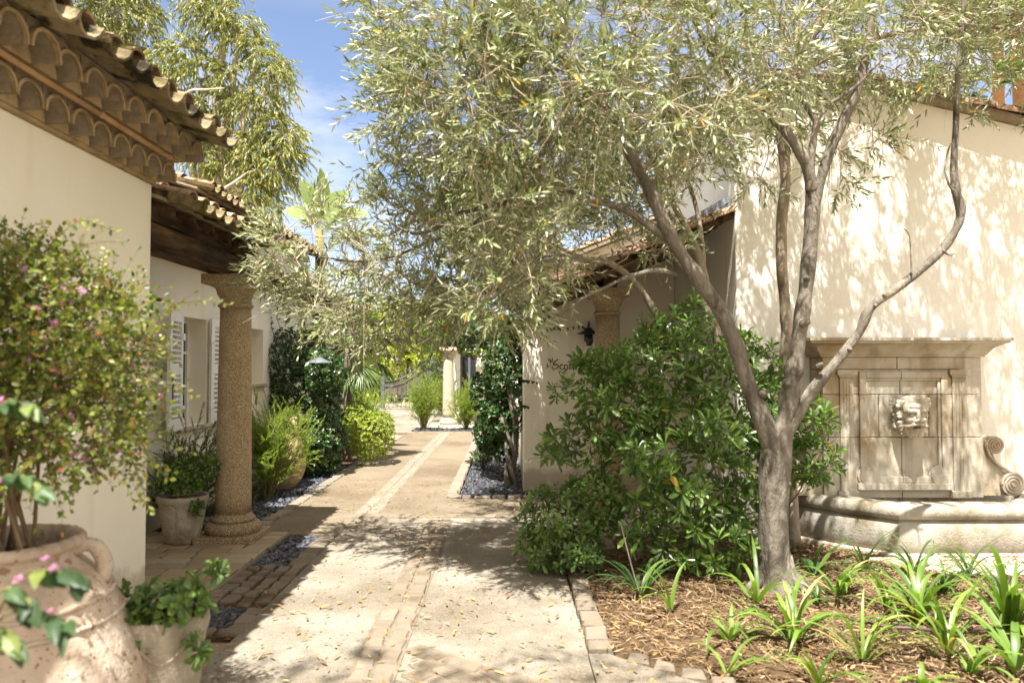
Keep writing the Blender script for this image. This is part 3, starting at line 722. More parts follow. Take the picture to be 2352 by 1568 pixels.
m = MB(); m.hexa([(1.75, 7.3, 3.05), (2.182, 7.3, 3.18), (2.182, 9.6, 3.18), (1.75, 9.6, 3.05), (1.77, 7.3, 3.062), (2.184, 7.3, 3.3), (2.184, 9.6, 3.3), (1.77, 9.6, 3.062)]); m.build('flashing', LEAD, low)
m = MB(); m.box((.955, 7.2, -.1), (2.188, 9.678, .075)); bevel(m.build('porch_step', LIME, low), .015)
# the lettering: brush strokes lying on the wall
LET = M('brown_paint', (.15,.062,.02), (.21,.10,.04), scale=30, bump=.2, rough=.8)
LETG = M('green_paint', (.12,.17,.10), (.2,.25,.15), scale=30, bump=.2, rough=.8)
def wallpt(cx, cy): return W((1500 + cx * .2551) * .784, (850 + cy * .2551) * .784, 9.675)
def stroke(mb, pts, w0, w1):
    p = np.array([wallpt(*q) for q in pts]); p = smooth_path(p, 20); p[:, 1] = 9.676
    t = nrm(np.gradient(p, axis=0)); s = np.stack([-t[:, 2], 0 * t[:, 0], t[:, 0]], 1)
    w = 1.35 * np.linspace(w0, w1, 20)[:, None] * (1 + .25 * np.sin(np.linspace(0, 3.1, 20)))[:, None]
    V = np.stack([p - s * w, p + s * w], 1); a = mb.n
    mb.grid(V); V2 = V.copy(); V2[..., 1] += .0035; mb.grid(V2)
m = MB()
stroke(m, [(528,792),(500,815),(478,838),(476,850),(500,852),(528,862),(530,878),(505,898),(466,915)], .006, .004)
stroke(m, [(590,862),(570,852),(552,870),(552,892),(570,907),(596,903)], .005, .004)
stroke(m, [(618,850),(602,872),(604,902),(622,912),(638,895),(636,864),(618,850)], .005, .004)
stroke(m, [(636,822),(662,818),(706,812)], .004, .004); stroke(m, [(672,820),(664,862),(656,908)], .005, .003)
stroke(m, [(686,822),(712,814),(750,806)], .004, .004); stroke(m, [(722,816),(714,850),(700,908)], .005, .003)
m.build('painted_lettering', LET, low)
m = MB()
for pts in ([(385,905),(410,885),(436,868),(470,866),(500,872)], [(436,868),(446,842),(442,800)], [(520,896),(560,930),(600,948),(648,955)]): stroke(m, pts, .0018, .0014)
for (x, y, dx, dy) in ((442,836,-6,-62),(428,812,-18,-34),(458,820,8,-50),(404,884,0,-52),(456,884,22,22),(540,930,10,44),(592,936,46,-16),(596,955,8,26),(470,880,-20,18)):
    stroke(m, [(x, y), (x + dx * .5 + 2, y + dy * .5), (x + dx, y + dy)], .0075, .001)
m.build('painted_sprig', LETG, low)
rng = np.random.default_rng(23)
# ------------------------------------------------------------------ columns
def column(label, x, y, H, mat, zb=.03, r0=.163, r1=.135, a0=0):
    c = thing('stone_column', label, 'column', (x, y, zb), 'granite columns')
    b = MB()
    b.box((x - .265, y - .265, zb - .05), (x + .265, y + .265, zb + .055))
    bs = bevel(b.build('base', mat, c), .012, 2)
    t = MB()
    pr = [(.12, zb + .0555), (.23, zb + .0555)] + [(.214 + .034 * math.sin(a), zb + .105 - .047 * math.cos(a)) for a in np.linspace(.3, math.pi - .25, 9)] + [(.205, zb + .153), (.196, zb + .16)] + \
         [(.178 + .016 * math.sin(a), zb + .18 - .02 * math.cos(a)) for a in np.linspace(.2, math.pi - .2, 6)] + [(.172, zb + .205), (r0 + .002, zb + .235), (.12, zb + .236)]
    t.lathe(pr, (x, y, 0), 48); auto_smooth(t.build('base_moulding', mat, bs), 50)
    s = MB(); zt = H - .30
    hh = np.linspace(0, 1, 14)
    s.lathe([(r0 - (r0 - r1) * (h ** 1.4), zb + .2355 + (zt - zb - .2355) * h) for h in hh], (x, y, 0), 48); s.build('shaft', mat, c, smooth=True)
    k = MB()
    rr = r1
    pr = [(rr - .02, zt), (rr + .004, zt)] + [(rr + .006 + .016 * math.sin(a), zt + .022 - .018 * math.cos(a)) for a in np.linspace(.2, math.pi - .2, 7)] + [(rr + .001, zt + .045), (rr + .001, zt + .095), (rr + .014, zt + .1), (rr + .014, zt + .112), (rr + .024, zt + .118), (rr + .026, zt + .13)] + \
         [(rr + .03 + .05 * (1 - math.cos(a)), zt + .13 + .07 * math.sin(a)) for a in np.linspace(.1, math.pi / 2, 7)] + [(rr + .085, zt + .205), (rr - .02, zt + .206)]
    k.lathe(pr, (x, y, 0), 48)
    ko = auto_smooth(k.build('capital', mat, c), 45)
    b = MB(); b.box((x - .235, y - .235, zt + .2065), (x + .235, y + .235, H)); bevel(b.build('abacus', mat, ko), .01, 2)
    return c
column('tall speckled granite column carrying the dark timber beam beside the shutters', -2.535, 6.88, 2.44, GRANITE, r0=.158, r1=.137)
column('granite column half hidden behind the glossy shrub under the cane-ceilinged porch', 1.11, 8.3, 2.475, GRANITE, zb=.076, r0=.158)
column('distant sunlit granite column beside the feathery shrubs near the gate', -1.62, 20.0, 2.12, GRANITE_LIT, zb=.0, r0=.155, r1=.14)

# ------------------------------------------------------------------ wall fountain
ft = thing('wall_fountain', 'weathered limestone wall fountain with a bearded mask above a faceted basin', 'fountain', (3.62, 7.09, 0))
CX = 3.62; YB = 6.80; YW = 7.097
def rb(mb, x0, x1, y0, y1, z0, z1): mb.box((CX + x0, y0, z0), (CX + x1, y1, z1))
m = MB()
rows = [(.40, .955), (.955, 1.345), (1.345, 1.575), (1.575, 1.69)]
for (z0, z1) in rows:
    cut = sorted([-.735, -.02 + rng.normal(0, .01), .735] + ([-.22, .24] if z0 == .955 else []))
    cut = [c for c in cut if not (z0 == .955 and abs(c) < .1)]
    for a, b in zip(cut[:-1], cut[1:]): rb(m, a + .0025, b - .0025, YB, YW, z0 + .0025, z1 - .0025)
bevel(m.build('back_panel', LIME, ft), .006, 2)
m = MB()
for sx in (-1, 1):
    xa, xb = sorted((sx * .455, sx * .58))
    # pilaster with a stepped head, one piece per course
    for (z0, z1) in ((.47, .953), (.957, 1.343), (1.347, 1.50)):
        rb(m, xa, xb, YB - .016, YB - .0005, z0, z1)
        for k in range(3): rb(m, xa + .03 + k * .028, xa + .04 + k * .028, YB - .0195, YB - .0162, max(z0, .56), min(z1, 1.47))
    rb(m, xa - .012, xb + .012, YB - .032, YB - .0006, 1.502, 1.522); rb(m, xa - .03, xb + .03, YB - .038, YB - .0007, 1.5222, 1.573)
    rb(m, xa - .03, xb + .03, YB - .034, YB - .0006, .405, .468)
    bevel(m.build('pilaster', LIME, ft), .006, 2); m = MB()
m = MB()
for (z0, z1) in ((.955, 1.343), (.62, .953)):
    for sx in (-1, 1):
        xa, xb = sorted((sx * .345, sx * .405)); rb(m, xa, xb, YB - .03, YB - .0008, z0, z1)
        xa, xb = sorted((sx * .315, sx * .344)); rb(m, xa, xb, YB - .018, YB - .0009, z0, z1)
for sx in (-1, 1):
    xa, xb = sorted((sx * .345, sx * .405)); rb(m, xa, xb, YB - .03, YB - .0008, 1.347, 1.555)
    xa, xb = sorted((sx * .315, sx * .344)); rb(m, xa, xb, YB - .018, YB - .0009, 1.347, 1.47)
for xa, xb in ((-.344, -.022), (-.018, .344)):
    rb(m, xa, xb, YB - .03, YB - .0008, 1.495, 1.555); rb(m, xa, xb, YB - .018, YB - .0009, 1.472, 1.4945)
    rb(m, xa * .72, xb * .72, YB - .022, YB - .0008, .54, .60)
rb(m, -.43, .43, YB - .032, YB - .0007, .475, .539)
for sx in (-1, 1):
    a = np.linspace(0, math.pi * 2, 25)[:-1]
    for rr, dd in ((.105, .02), (.085, .028)):
        m.prism([(CX + sx * .325 + math.cos(t) * rr, YB - .001, .60 + math.sin(t) * rr) for t in a], (0, -dd, 0))
bevel(m.build('frame_moulding', LIME, ft, fixn=True), .006, 2)
# cornice: a swept cove profile mitred round three sides
m = MB()
prof = [(0, 1.69), (.022, 1.69), (.022, 1.706), (.034, 1.712), (.05, 1.74), (.082, 1.78), (.13, 1.806), (.165, 1.815), (.165, 1.83), (.182, 1.836), (.182, 1.862), (0, 1.866)]
loops = []
for (px_, py_, ex, ey) in ((-.735, YW, -1, 0), (-.735, YB, -1, -1), (.735, YB, 1, -1), (.735, YW, 1, 0)):
    loops.append([(CX + px_ + ex * o, py_ + ey * o if ey else py_ , z) for o, z in prof])
V = np.array(loops); 
m.grid(V)
m.add(V[:, -1].copy(), [[0, 1, 2, 3]])
auto_smooth(m.build('cornice', LIME, ft), 30)
# volutes
def volute(sx):
    v = MB(); cx = CX + sx * .735
    sp = []
    def P(dx, z): return (cx + sx * dx, 0, z)
    body = [(.002, .42), (.30, .42), (.345, .46), (.365, .52), (.34, .58), (.27, .62), (.19, .68), (.12, .75), (.10, .80), (.12, .83), (.16, .85), (.175, .90), (.15, .945), (.10, .965), (.04, .96), (.002, .95)]
    if sx < 0: body = body[::-1]
    v.prism([(cx + sx * a, YW, z) for a, z in body], (0, -(YW - YB - .02), 0))
    for (dx, z, r) in ((.10, .885, .082), (.262, .53, .108)):
        a = np.linspace(0, 2 * math.pi, 33)[:-1]
        v.prism([(cx + sx * dx + math.cos(t) * r, YB + .019, z + math.sin(t) * r) for t in a], (0, -.035, 0))
        th = np.linspace(0, 2 * math.pi * 3, 70)
        rr = r * (.95 - .8 * th / th[-1])
        v.tube(np.stack([cx + sx * dx - sx * np.cos(th) * rr, np.full(70, YB - .019), z + np.sin(th) * rr], 1), .0085, 6)
    s = np.array([(cx + sx * a, YB - .005, z) for a, z in [(.02, .93), (.035, .84), (.07, .77), (.14, .70), (.23, .645), (.31, .60), (.36, .545)]])
    v.tube(smooth_path(s, 24), .013, 6)
    auto_smooth(v.build('scroll', LIME, ft, fixn=False), 40)
volute(1); volute(-1)
# basin: faceted plan, rounded rim, hollow with still water
plan = [(2.66, 7.09), (2.70, 6.93), (2.92, 6.60), (3.28, 6.25), (4.46, 6.25), (4.82, 6.60), (5.02, 6.93), (5.06, 7.09)]
plan = np.array(plan); cc = np.array((3.86, 7.0))
def off(d):
    out = []
    n_ = len(plan)
    for i in range(n_):
        p = plan[i]
        nn = []
        for a, b in ((i - 1, i), (i, i + 1)):
            if a < 0 or b >= n_: continue
            e = nrm(plan[b] - plan[a]); nn.append(np.array((e[1], -e[0])))
        if len(nn) == 1: nn = nn[0]
        else:
            s = nrm(nn[0] + nn[1]); nn = s / max(.5, s @ nn[0])
        out.append(p + nn * d)
    return np.array(out)
def sweep(mb, prof):
    V = np.array([[(*q, z) for q in off(d)] for d, z in prof])
    V[..., 1] = np.where(V[..., 1] > 7.05, 7.094, V[..., 1])
    mb.grid(V.transpose(1, 0, 2)[::-1])
m = MB()
sweep(m, [(-.03, .02)] + [(-.035 + .06 * math.sin(a), .168 - .145 * math.cos(a)) for a in np.linspace(.35, math.pi - .35, 9)] + [(-.035, .318), (-.05, .318)])
bo = m.build('basin', LIME_M, ft); auto_smooth(bo, 26)
m = MB()
sweep(m, [(-.055, .305)] + [(-.05 + .085 * math.sin(a) ** .75, .372 - .066 * math.cos(a)) for a in np.linspace(.15, math.pi - .25, 11)] + [(-.07, .436), (-.2, .432), (-.23, .42), (-.24, .20), (-.5, .19)])
auto_smooth(m.build('basin_rim', LIME_M, ft), 26)
m = MB(); q = off(-.2); m.prism([(a, min(b, 7.05) if b > 6.9 else b, .16) for a, b in q], (0, 0, .03)); m.build('basin_floor', SOIL, bo)
m = MB(); m.box((2.655, 6.97, 0), (2.70, 7.093, .45)); m.box((5.02, 6.97, 0), (5.06, 7.093, .45)); rb(m, -.735, .735, 6.92, 7.092, .19, .403); bevel(m.build('basin_back', LIME, ft), .01)
m = MB()
q = off(.06); q[:, 1] = np.where(q[:, 1] > 7.05, 7.09, q[:, 1]); m.prism([(a, b, -.02) for a, b in q], (0, 0, .055)); bevel(m.build('plinth', LIME, ft, fixn=True), .008)
m = MB(); m.prism([(2.95, 6.18, -.02), (3.35, 5.72, -.02), (6.5, 5.50, -.02), (6.5, 6.18, -.02)], (0, 0, .045)); tag(bevel(m.build('fountain_paving', LIME), .01), kind='structure')
# bearded mask
mk = MB()
def ell(c, r, n=14, rotz=0, rotx=0):
    a = np.linspace(0, math.pi, n); b = np.linspace(0, 2 * math.pi, n * 2 + 1)[:-1]
    V = np.stack([np.sin(a)[:, None] * np.cos(b), np.sin(a)[:, None] * np.sin(b), np.cos(a)[:, None] * np.ones(len(b))], -1) * np.array(r)
    if rotx: V = V @ np.array(Matrix.Rotation(rotx, 3, 'Y')).T
    if rotz: V = V @ np.array(Matrix.Rotation(rotz, 3, 'Z')).T
    V = V + np.array(c); k = len(b)
    i = np.arange(n - 1)[:, None] * k; j = np.arange(k)[None]
    mk.add(V.reshape(-1, 3), np.stack([i + j, i + k + j, i + k + (j + 1) % k, i + (j + 1) % k], -1).reshape(-1, 4))
mx, mz, my = CX + .02, 1.15, YB - .005
def E(x, y, z, rx, ry, rz, rx_=0): ell((mx + x, my - y, mz + z), (rx, ry, rz), rotx=rx_)
E(0, .05, .02, .125, .15, .165)                      # skull
E(0, .115, -.015, .095, .095, .12)                   # face
E(0, .195, .052, .085, .03, .02)                     # brow ridge
E(-.05, .205, .056, .04, .022, .015, -.25); E(.05, .205, .056, .04, .022, .015, .25)
E(0, .165, .095, .08, .05, .04)                      # forehead
E(-.043, .192, .018, .022, .018, .013); E(.043, .192, .018, .022, .018, .013)  # eyelids
E(0, .225, .005, .017, .026, .05); E(0, .245, -.028, .026, .026, .02); E(-.022, .228, -.033, .014, .016, .012); E(.022, .228, -.033, .014, .016, .012)
E(-.062, .175, -.025, .034, .035, .03); E(.062, .175, -.025, .034, .035, .03)  # cheeks
for sx in (-1, 1):                                    # moustache
    for k in range(5): E(sx * (.014 + k * .02), .22 - k * .011, -.062 - k * .006 + (.006 if k == 4 else 0), .018, .022, .014)
E(0, .20, -.105, .032, .024, .012)                   # lower lip
r2 = np.random.default_rng(5)
for k in range(64):                                   # curls of beard
    a = r2.uniform(-1.25, 1.25); h = r2.uniform(0, 1)
    rad = .112 - .035 * h
    E(math.sin(a) * (rad + .012), .075 + math.cos(a) * (.105 - .02 * h), -.062 - h * .105 - .0 * abs(a), .021 + .006 * r2.random(), .02, .023)
for sx in (-1, 1):
    for k in range(16): E(sx * (.115 + .012 * r2.random()), .03 + .1 * r2.random(), -.1 + .2 * k / 16, .022, .022, .019)   # side curls, grapes
    E(sx * .128, .085, .01, .014, .02, .03)
for (x, z, yy, w, h, t) in ((-.10, .115, .13, .062, .036, .6), (-.035, .138, .17, .066, .034, -.25), (.04, .14, .17, .066, .034, .3), (.105, .115, .13, .062, .036, -.6), (-.075, .085, .175, .038, .042, .2), (.08, .088, .175, .038, .04, -.2), (-.145, .13, .08, .05, .03, .9), (.15, .13, .08, .05, .03, -.9), (0, .155, .13, .08, .035, 0)):
    E(x, yy, z, w, .018, h, t)
    for k in range(3): E(x + (k - 1) * w * .6, yy + .004, z - h * .55, w * .33, .016, h * .5, t)
mo = mk.build('mask', LIME, ft, smooth=True)
rm = mo.modifiers.new('remesh', 'REMESH'); rm.mode = 'VOXEL'; rm.voxel_size = .0042; rm.use_smooth_shade = True
sm = mo.modifiers.new('smooth', 'SMOOTH'); sm.iterations = 1; sm.factor = .35
m = MB(); m.tube([(mx + .0, my - .17, mz - .085), (mx, my - .222, mz - .087)], .021, 14); m.build('spout', DARKM, mo)

# ------------------------------------------------------------------ pots
TERRA = M('pale_terracotta', (0.456,0.348,0.257), (0.57,0.456,0.353), scale=3.5, detail=8, bump=.8, bscale=34, bdist=.014, rough=.95, spec=.08, streak=((0.377,0.283,0.21), .54, .72), dirt=((0.315,0.242,0.178), .3), c3=(0.661,0.567,0.472), s3=2.2, t3=(.46,.66), speck=[(110,(0.272,0.178,0.115),.965,.975),(45,(0.294,0.199,0.125),.98,.99)], mossc=(0.377,0.272,0.194), moss=(9,.56,.7), b2=(9,.6,.03))
TERRA2 = M('warm_terracotta', (.43,.265,.15), (.53,.36,.22), scale=4, detail=8, bump=.4, bscale=50, rough=.9, spec=.15, c3=(.50,.38,.26), s3=3, t3=(.55,.75), speck=[(60,(.25,.16,.1),.93,.95)])
STONEP = M('cast_stone_pot', (0.36,0.31,0.23), (0.486,0.427,0.333), scale=7, detail=9, bump=.7, bscale=55, bdist=.012, rough=.95, spec=.1, c3=(0.207,0.167,0.108), s3=4, t3=(.48,.68), streak=((0.198,0.162,0.108), .55, .72), b2=(16,.7,.02))

def jar(label, x, y, z0, sc_, mat, band=True, hand=True, ha=.6, slim=1):
    o = thing('terracotta_jar', label, 'jar', (x, y, z0))
    base = [(.0, 0), (.24, 0), (.31, .04), (.44, .14), (.525, .27), (.53, .36), (.505, .46), (.455, .58), (.40, .69)]
    p = smooth_path(np.array([(a, 0, b) for a, b in base[1:]]), 26)[:, [0, 2]].tolist()
    p += [(.36, .75), (.315, .80), (.278, .83), (.258, .85), (.255, .872), (.268, .885), (.288, .893), (.296, .908), (.291, .925), (.276, .933), (.255, .93), (.24, .91), (.232, .88), (.225, .82), (.05, .81)]
    p = np.array([(a * sc_ * (slim if b < .78 else min(1, slim * 1.12)), b * sc_) for a, b in p])
    m = MB(); m.lathe(p, (x, y, z0), 72, jit=.0022 * sc_, rng=rng); m.build('body', mat, o, smooth=True)
    if band:
        m = MB()
        a = np.linspace(0, 2 * math.pi, 90)
        for (rr, zz, th) in ((.432, .63, .010), (.392, .705, .012)):
            w = np.sin(a * 31) * .004 + np.sin(a * 17 + 1) * .003
            m.tube(np.stack([x + np.cos(a) * (rr + w) * sc_, y + np.sin(a) * (rr + w) * sc_, np.full(90, z0 + zz * sc_) + w], 1), th * sc_, 6)
        m.build('rope_band', mat, o, smooth=True)
    if hand:
        for s in (0, math.pi):
            c, s_ = math.cos(ha + s), math.sin(ha + s)
            q = np.array([(.25, .868), (.285, .885), (.325, .876), (.352, .835), (.362, .785), (.35, .735)]) * sc_ * np.array((slim * 1.1 if slim < 1 else 1, 1))
            q = smooth_path(np.stack([q[:, 0], 0 * q[:, 0], q[:, 1]], 1), 18)
            m = MB(); m.tube(np.stack([x + q[:, 0] * c, y + q[:, 0] * s_, z0 + q[:, 2]], 1), np.linspace(.027, .034, 18) * sc_, 10); m.build('handle', mat, o, smooth=True)
    m = MB(); a = np.linspace(0, 2 * math.pi, 25)[:-1]; m.prism([(x + math.cos(t) * .236 * sc_, y + math.sin(t) * .236 * sc_, z0 + .83 * sc_) for t in a], (0, 0, .02 * sc_)); m.build('soil', SOIL, o)
    return o
jar('large pale terracotta oil jar with rope bands and two handles before the house wall', -1.98, 2.92, 0, 1.0, TERRA, ha=.35)
jar('slender warm terracotta jar standing among feathery green shoots beyond the porch', -3.02, 9.95, -.03, 1.02, TERRA2, band=False, ha=-.5, slim=.56)

def pot(label, x, y, z0, r, h, mat, swag=True, n=48):
    o = thing('stone_pot', label, 'plant pot', (x, y, z0))
    p = [(.01, 0), (r * .62, 0), (r * .68, h * .04), (r * .80, h * .35), (r * .90, h * .65), (r * .95, h * .83), (r * 1.0, h * .86), (r * 1.03, h * .93), (r * 1.02, h * .985), (r * .97, h), (r * .88, h * .99), (r * .85, h * .9), (r * .02, h * .88)]
    m = MB(); m.lathe(p, (x, y, z0), n, jit=.0018, rng=rng); m.build('body', mat, o, smooth=True)
    if swag:
        m = MB()
        for k in range(4):
            a0 = k * math.pi / 2 + .4
            a = np.linspace(a0 - .62, a0 + .62, 16); s = np.cos((a - a0) / .62 * math.pi / 2)
            rr = r * (.985 - .1 * s); m.tube(np.stack([x + np.cos(a) * (rr - .004), y + np.sin(a) * (rr - .004), z0 + h * (.85 - .15 * s)], 1), .004 + .008 * s, 8)
        m.build('swag', mat, o, smooth=True)
    m = MB(); a = np.linspace(0, 2 * math.pi, 25)[:-1]; m.prism([(x + math.cos(t) * r * .86, y + math.sin(t) * r * .86, z0 + h * .89) for t in a], (0, 0, .012)); m.build('soil', SOIL, o)
    return o
pot('rough grey stone pot standing on the porch floor behind the tall granite column', -2.93, 6.72, .031, .215, .42, STONEP)
pot('small pale stone pot standing beside the large oil jar', -1.47, 3.2, 0, .178, .56, STONEP)

# ------------------------------------------------------------------ gate, lamps, far house, basket, hose
gt = thing('garden_gate', 'dark metal double gate with arched top and weathered boards at the end of the path', 'gate', (-3.2, 28, 0))
gx0, gx1, gy = -4.75, -.9, 28.0
gm = (gx0 + gx1) / 2 - .08
def top(x): return 1.0 + .72 * math.exp(-((x - gm) / .85) ** 2) + .05
m = MB()
for x in np.arange(gx0 + .08, gx1, .155):
    m.tube([(x, gy, .05), (x, gy, top(x) + .12)], .011, 5); m.tube([(x, gy, top(x) + .12), (x, gy, top(x) + .16), (x, gy, top(x) + .24)], [.022, .02, .002], 5)
m.build('bar', GREYM, gt)
m = MB()
for z in (.08, .42): m.box((gx0, gy - .015, z), (gx1, gy + .015, z + .035))
xs = np.linspace(gx0, gx1, 40); m.tube(np.stack([xs, np.full(40, gy), [top(x) for x in xs]], 1), .02, 6); m.tube(np.stack([xs, np.full(40, gy), [top(x) - .2 for x in xs]], 1), .013, 6)
for x in np.arange(gx0 + .2, gx1 - .1, .31):
    a = np.linspace(0, 6.28, 15); m.tube(np.stack([x + np.cos(a) * .1, np.full(15, gy), .25 + np.sin(a) * .1], 1), .009, 4)
m.build('rail', GREYM, gt)
BOARD = M('weathered_board', (.07,.053,.042), (.13,.10,.08), scale=3, stretch=(6,6,1), bump=.4, bscale=30, rough=.9, isl=.5, islcol=[(.06,.045,.035),(.10,.10,.11),(.13,.095,.07)])
m = MB()
for x in np.arange(gx0 + .1, gx1 - .1, .16):
    zt = top(x) - .05 - .05 * rng.random()
    m.box((x + .005, gy + .022, .5 + .05 * rng.random()), (x + .15, gy + .045, zt))
m.build('board', BOARD, gt)
for px_ in (gx0, gm, gx1):
    m = MB(); hz = 2.0 if px_ == gm else 1.6
    m.box((px_ - .06, gy - .05, -.05), (px_ + .06, gy + .07, hz)); m.box((px_ - .075, gy - .065, hz), (px_ + .075, gy + .085, hz + .04)); m.build('gate_post', GREYM, gt)

def lantern(label, x, y, z, side):
    o = thing('wall_lantern', label, 'lantern', (x, y, z))
    sx, sy = side; ex, ey = x + sx * .16, y + sy * .16
    m = MB(); m.box((x - .05 * abs(sy) , y - .05 * abs(sx), z - .09), (x + .05 * abs(sy) + sx * .015, y + .05 * abs(sx) + sy * .015, z + .09)); m.tube(smooth_path(np.array([(x, y, z + .05), (x + sx * .08, y + sy * .08, z + .16), (ex, ey, z + .15), (ex, ey, z + .07)]), 14), .008, 6); m.build('bracket', DARKM, o)
    m = MB(); m.lathe([(.004, .085), (.03, .08), (.05, .05), (.16, .005), (.162, 0), (.05, .012), (.004, .01)], (ex, ey, z), 28); m.build('shade', DARKM, o, smooth=True)
    m = MB(); m.lathe([(.002, 0), (.045, -.005), (.05, -.1), (.035, -.15), (.002, -.155)], (ex, ey, z + .0), 16); m.build('glass', GLASS, o, smooth=True)
    return o
lantern('black wall lantern hung between the lettering and the shaded porch column', 1.04, 9.677, 2.02, (0, -1))
lantern('black wall lamp just showing past the house corner above the shutters', -3.548, 6.95, 2.22, (1, 0))
o = thing('wall_lamp', 'grey conical lamp shade standing out of the dark climbing hedge', 'lamp', (-2.78, 10.55, 1.6))
q = W(733, 826, 10.55)
m = MB(); m.lathe([(.005, .075), (.03, .07), (.19, .0), (.192, -.006), (.03, .04), (.005, .04)], (q[0], 10.55, q[2] - .04), 28); m.build('shade', GREYM, o, smooth=True)
m = MB(); m.tube(smooth_path(np.array([(q[0], 10.55, q[2]), (q[0] - .05, 10.75, q[2] - .06), (q[0] - .35, 11.2, q[2] - .1), (-3.54, 11.4, q[2] - .1)]), 16), .014, 8); m.build('bracket', DARKM, o)

fh = thing('far_house', 'far white house end with a dark glazed door behind the distant column', 'house', (-.9, 21, 0))
m = MB(); m.box((-.92, 20.9, -.1), (2.4, 26, 2.5)); m.box((-1.86, 23.2, -.1), (-1.52, 23.6, 2.45)); m.box((-.95, 23.2, -.1), (-.921, 23.6, 2.45)); m.box((-1.52, 23.25, 2.05), (-.95, 23.6, 2.45)); m.box((-1.86, 23.601, -.1), (-.921, 26, 2.45)); m.build('wall', WHITE, fh)
m = MB(); m.box((-1.515, 23.35, 0), (-.955, 23.39, 2.045)); dd = m.build('door', GLASS, fh)
m = MB()
for a, b in ((-1.515, -1.46), (-1.27, -1.20), (-1.01, -.955)): m.box((a, 23.32, 0), (b, 23.349, 2.045))
m.box((-1.46, 23.32, 1.98), (-1.01, 23.349, 2.045)); m.build('door_frame', GREYM, dd)
m = MB(); m.box((-1.75, 19.85, 2.121), (.6, 20.15, 2.34)); m.box((-1.75, 20.15, 2.121), (-1.45, 23.2, 2.34)); bevel(m.build('porch_beam', BEAMW, fh), .01)
m = MB(); m.box((-2.0, 19.4, -.08), (2, 23.2, .004)); tag(m.build('far_porch_floor', LIME), kind='structure')
bk = thing('wicker_box', 'grey wicker box with a folded white cushion beside the distant porch door', 'basket', (-1.05, 20.75, 0))
WICK = M('grey_wicker', (.32,.29,.25), (.5,.46,.4), scale=30, bump=.6, bscale=60, rough=.8)
m = MB()
for k in range(9): m.box((-1.3 - .006 * (k % 2), 20.5 - .006 * (k % 2), .01 + k * .035), (-.94, 20.86, .04 + k * .035))
m.build('body', WICK, bk)
m = MB(); m.lathe([(.01, 0), (.16, .0), (.19, .03), (.19, .1), (.16, .17), (.08, .21), (.01, .215)], (-1.12, 20.68, .326), 20); m.build('cushion', WHITE, bk, smooth=True)
hs = MB()
hp = [W(1955, 1418, 4.75), W(1990, 1426, 4.68), W(2030, 1437, 4.6), W(2075, 1447, 4.55), W(2140, 1455, 4.5), W(2250, 1450, 4.55)]
hp = np.array([(a, b, .045) for a, b, _ in [G(1950, 1418, .04), G(1995, 1430, .04), G(2040, 1441, .04), G(2100, 1448, .04), G(2180, 1450, .04), G(2300, 1440, .04)]])
hp[0, 2] = .03; hp[3, 2] = .055
hs.tube(smooth_path(hp, 30), .011, 8); tag(hs.build('irrigation_hose', M('brown_hose', (.06,.035,.03), (.09,.055,.045), rough=.5, bump=.1), smooth=True), 'dark brown irrigation hose lying on the bark mulch', 'hose')
# shallow drain set in the porch floor
m = MB()
for k in range(5): m.box((-2.46, 5.15 + k * .035, .031), (-2.30, 5.17 + k * .035, .037))
tag(m.build('drain_grate', LEAD), 'small grey slotted drain in the porch paving by the house corner', 'drain')
# ------------------------------------------------------------------ plant materials
BARK = M('olive_bark', (.11,.094,.074), (.235,.205,.165), scale=9, detail=9, stretch=(1,1,.35), bump=1, bscale=38, bdist=.02, rough=.95, spec=.1, c3=(0.34,0.293,0.238), s3=5, t3=(.54,.70), b2=(14,.8,.035), mossc=(0.0467,0.0314,0.0213), moss=(6,.54,.68))
BARK2 = M('leaf_shade_bark', (0.243,0.194,0.14), (0.378,0.32,0.248), scale=9, detail=9, stretch=(1,1,.5), bump=.8, bscale=40, bdist=.012, rough=.95, spec=.1, c3=(0.117,0.0855,0.0585), s3=6, t3=(.5,.68))  # pale base and dark blotches put leaf-shade mottling into the colour
TWIG = M('olive_twig', (0.299,0.238,0.158), (0.458,0.387,0.282), scale=6, bump=0, rough=.9, spec=.1)
STEM = M('brown_stem', (.13,.085,.05), (.24,.17,.10), scale=8, bump=.3, rough=.9, spec=.1)
GSTEM = M('green_stem', (.13,.12,.05), (.22,.18,.08), scale=8, bump=0, rough=.8, spec=.15)
OLIVE = LEAF('olive_leaf', [(0,(.06,.08,.032)),(.3,(.14,.165,.072)),(.6,(.225,.26,.11)),(.9,(.31,.335,.155)),(.975,(.41,.41,.22)),(.985,(.52,.30,.03)),(1,(.52,.30,.03))], back=(.38,.395,.25), rough=.38, trans=.17, tcol=(1.35,1.5,.6), spec=.5)
PITTO = LEAF('glossy_dark_leaf', [(0,(.045,.085,.014)),(.5,(.085,.15,.026)),(.88,(.15,.235,.045)),(.985,(.22,.30,.07)),(1,(.42,.27,.03))], back=(.14,.19,.08), rough=.32, trans=.28, tcol=(1.6,2.0,.6), spec=.5)
PITTO_L = LEAF('glossy_light_leaf', [(0,(.06,.105,.02)),(.5,(.10,.165,.035)),(1,(.16,.235,.06))], back=(.14,.2,.08), rough=.36, trans=.25, tcol=(1.6,2.0,.6), spec=.5)
IVY = LEAF('dark_ivy_leaf', [(0,(.018,.042,.012)),(.6,(.035,.075,.02)),(.92,(.06,.11,.025)),(1,(.14,.18,.03))], rough=.33, trans=.18, tcol=(1.5,2,.6), spec=.5)
LIMEL = LEAF('lime_leaf', [(0,(.15,.20,.022)),(.5,(.24,.295,.035)),(1,(.34,.38,.06))], rough=.45, trans=.35, tcol=(1.5,1.7,.5))
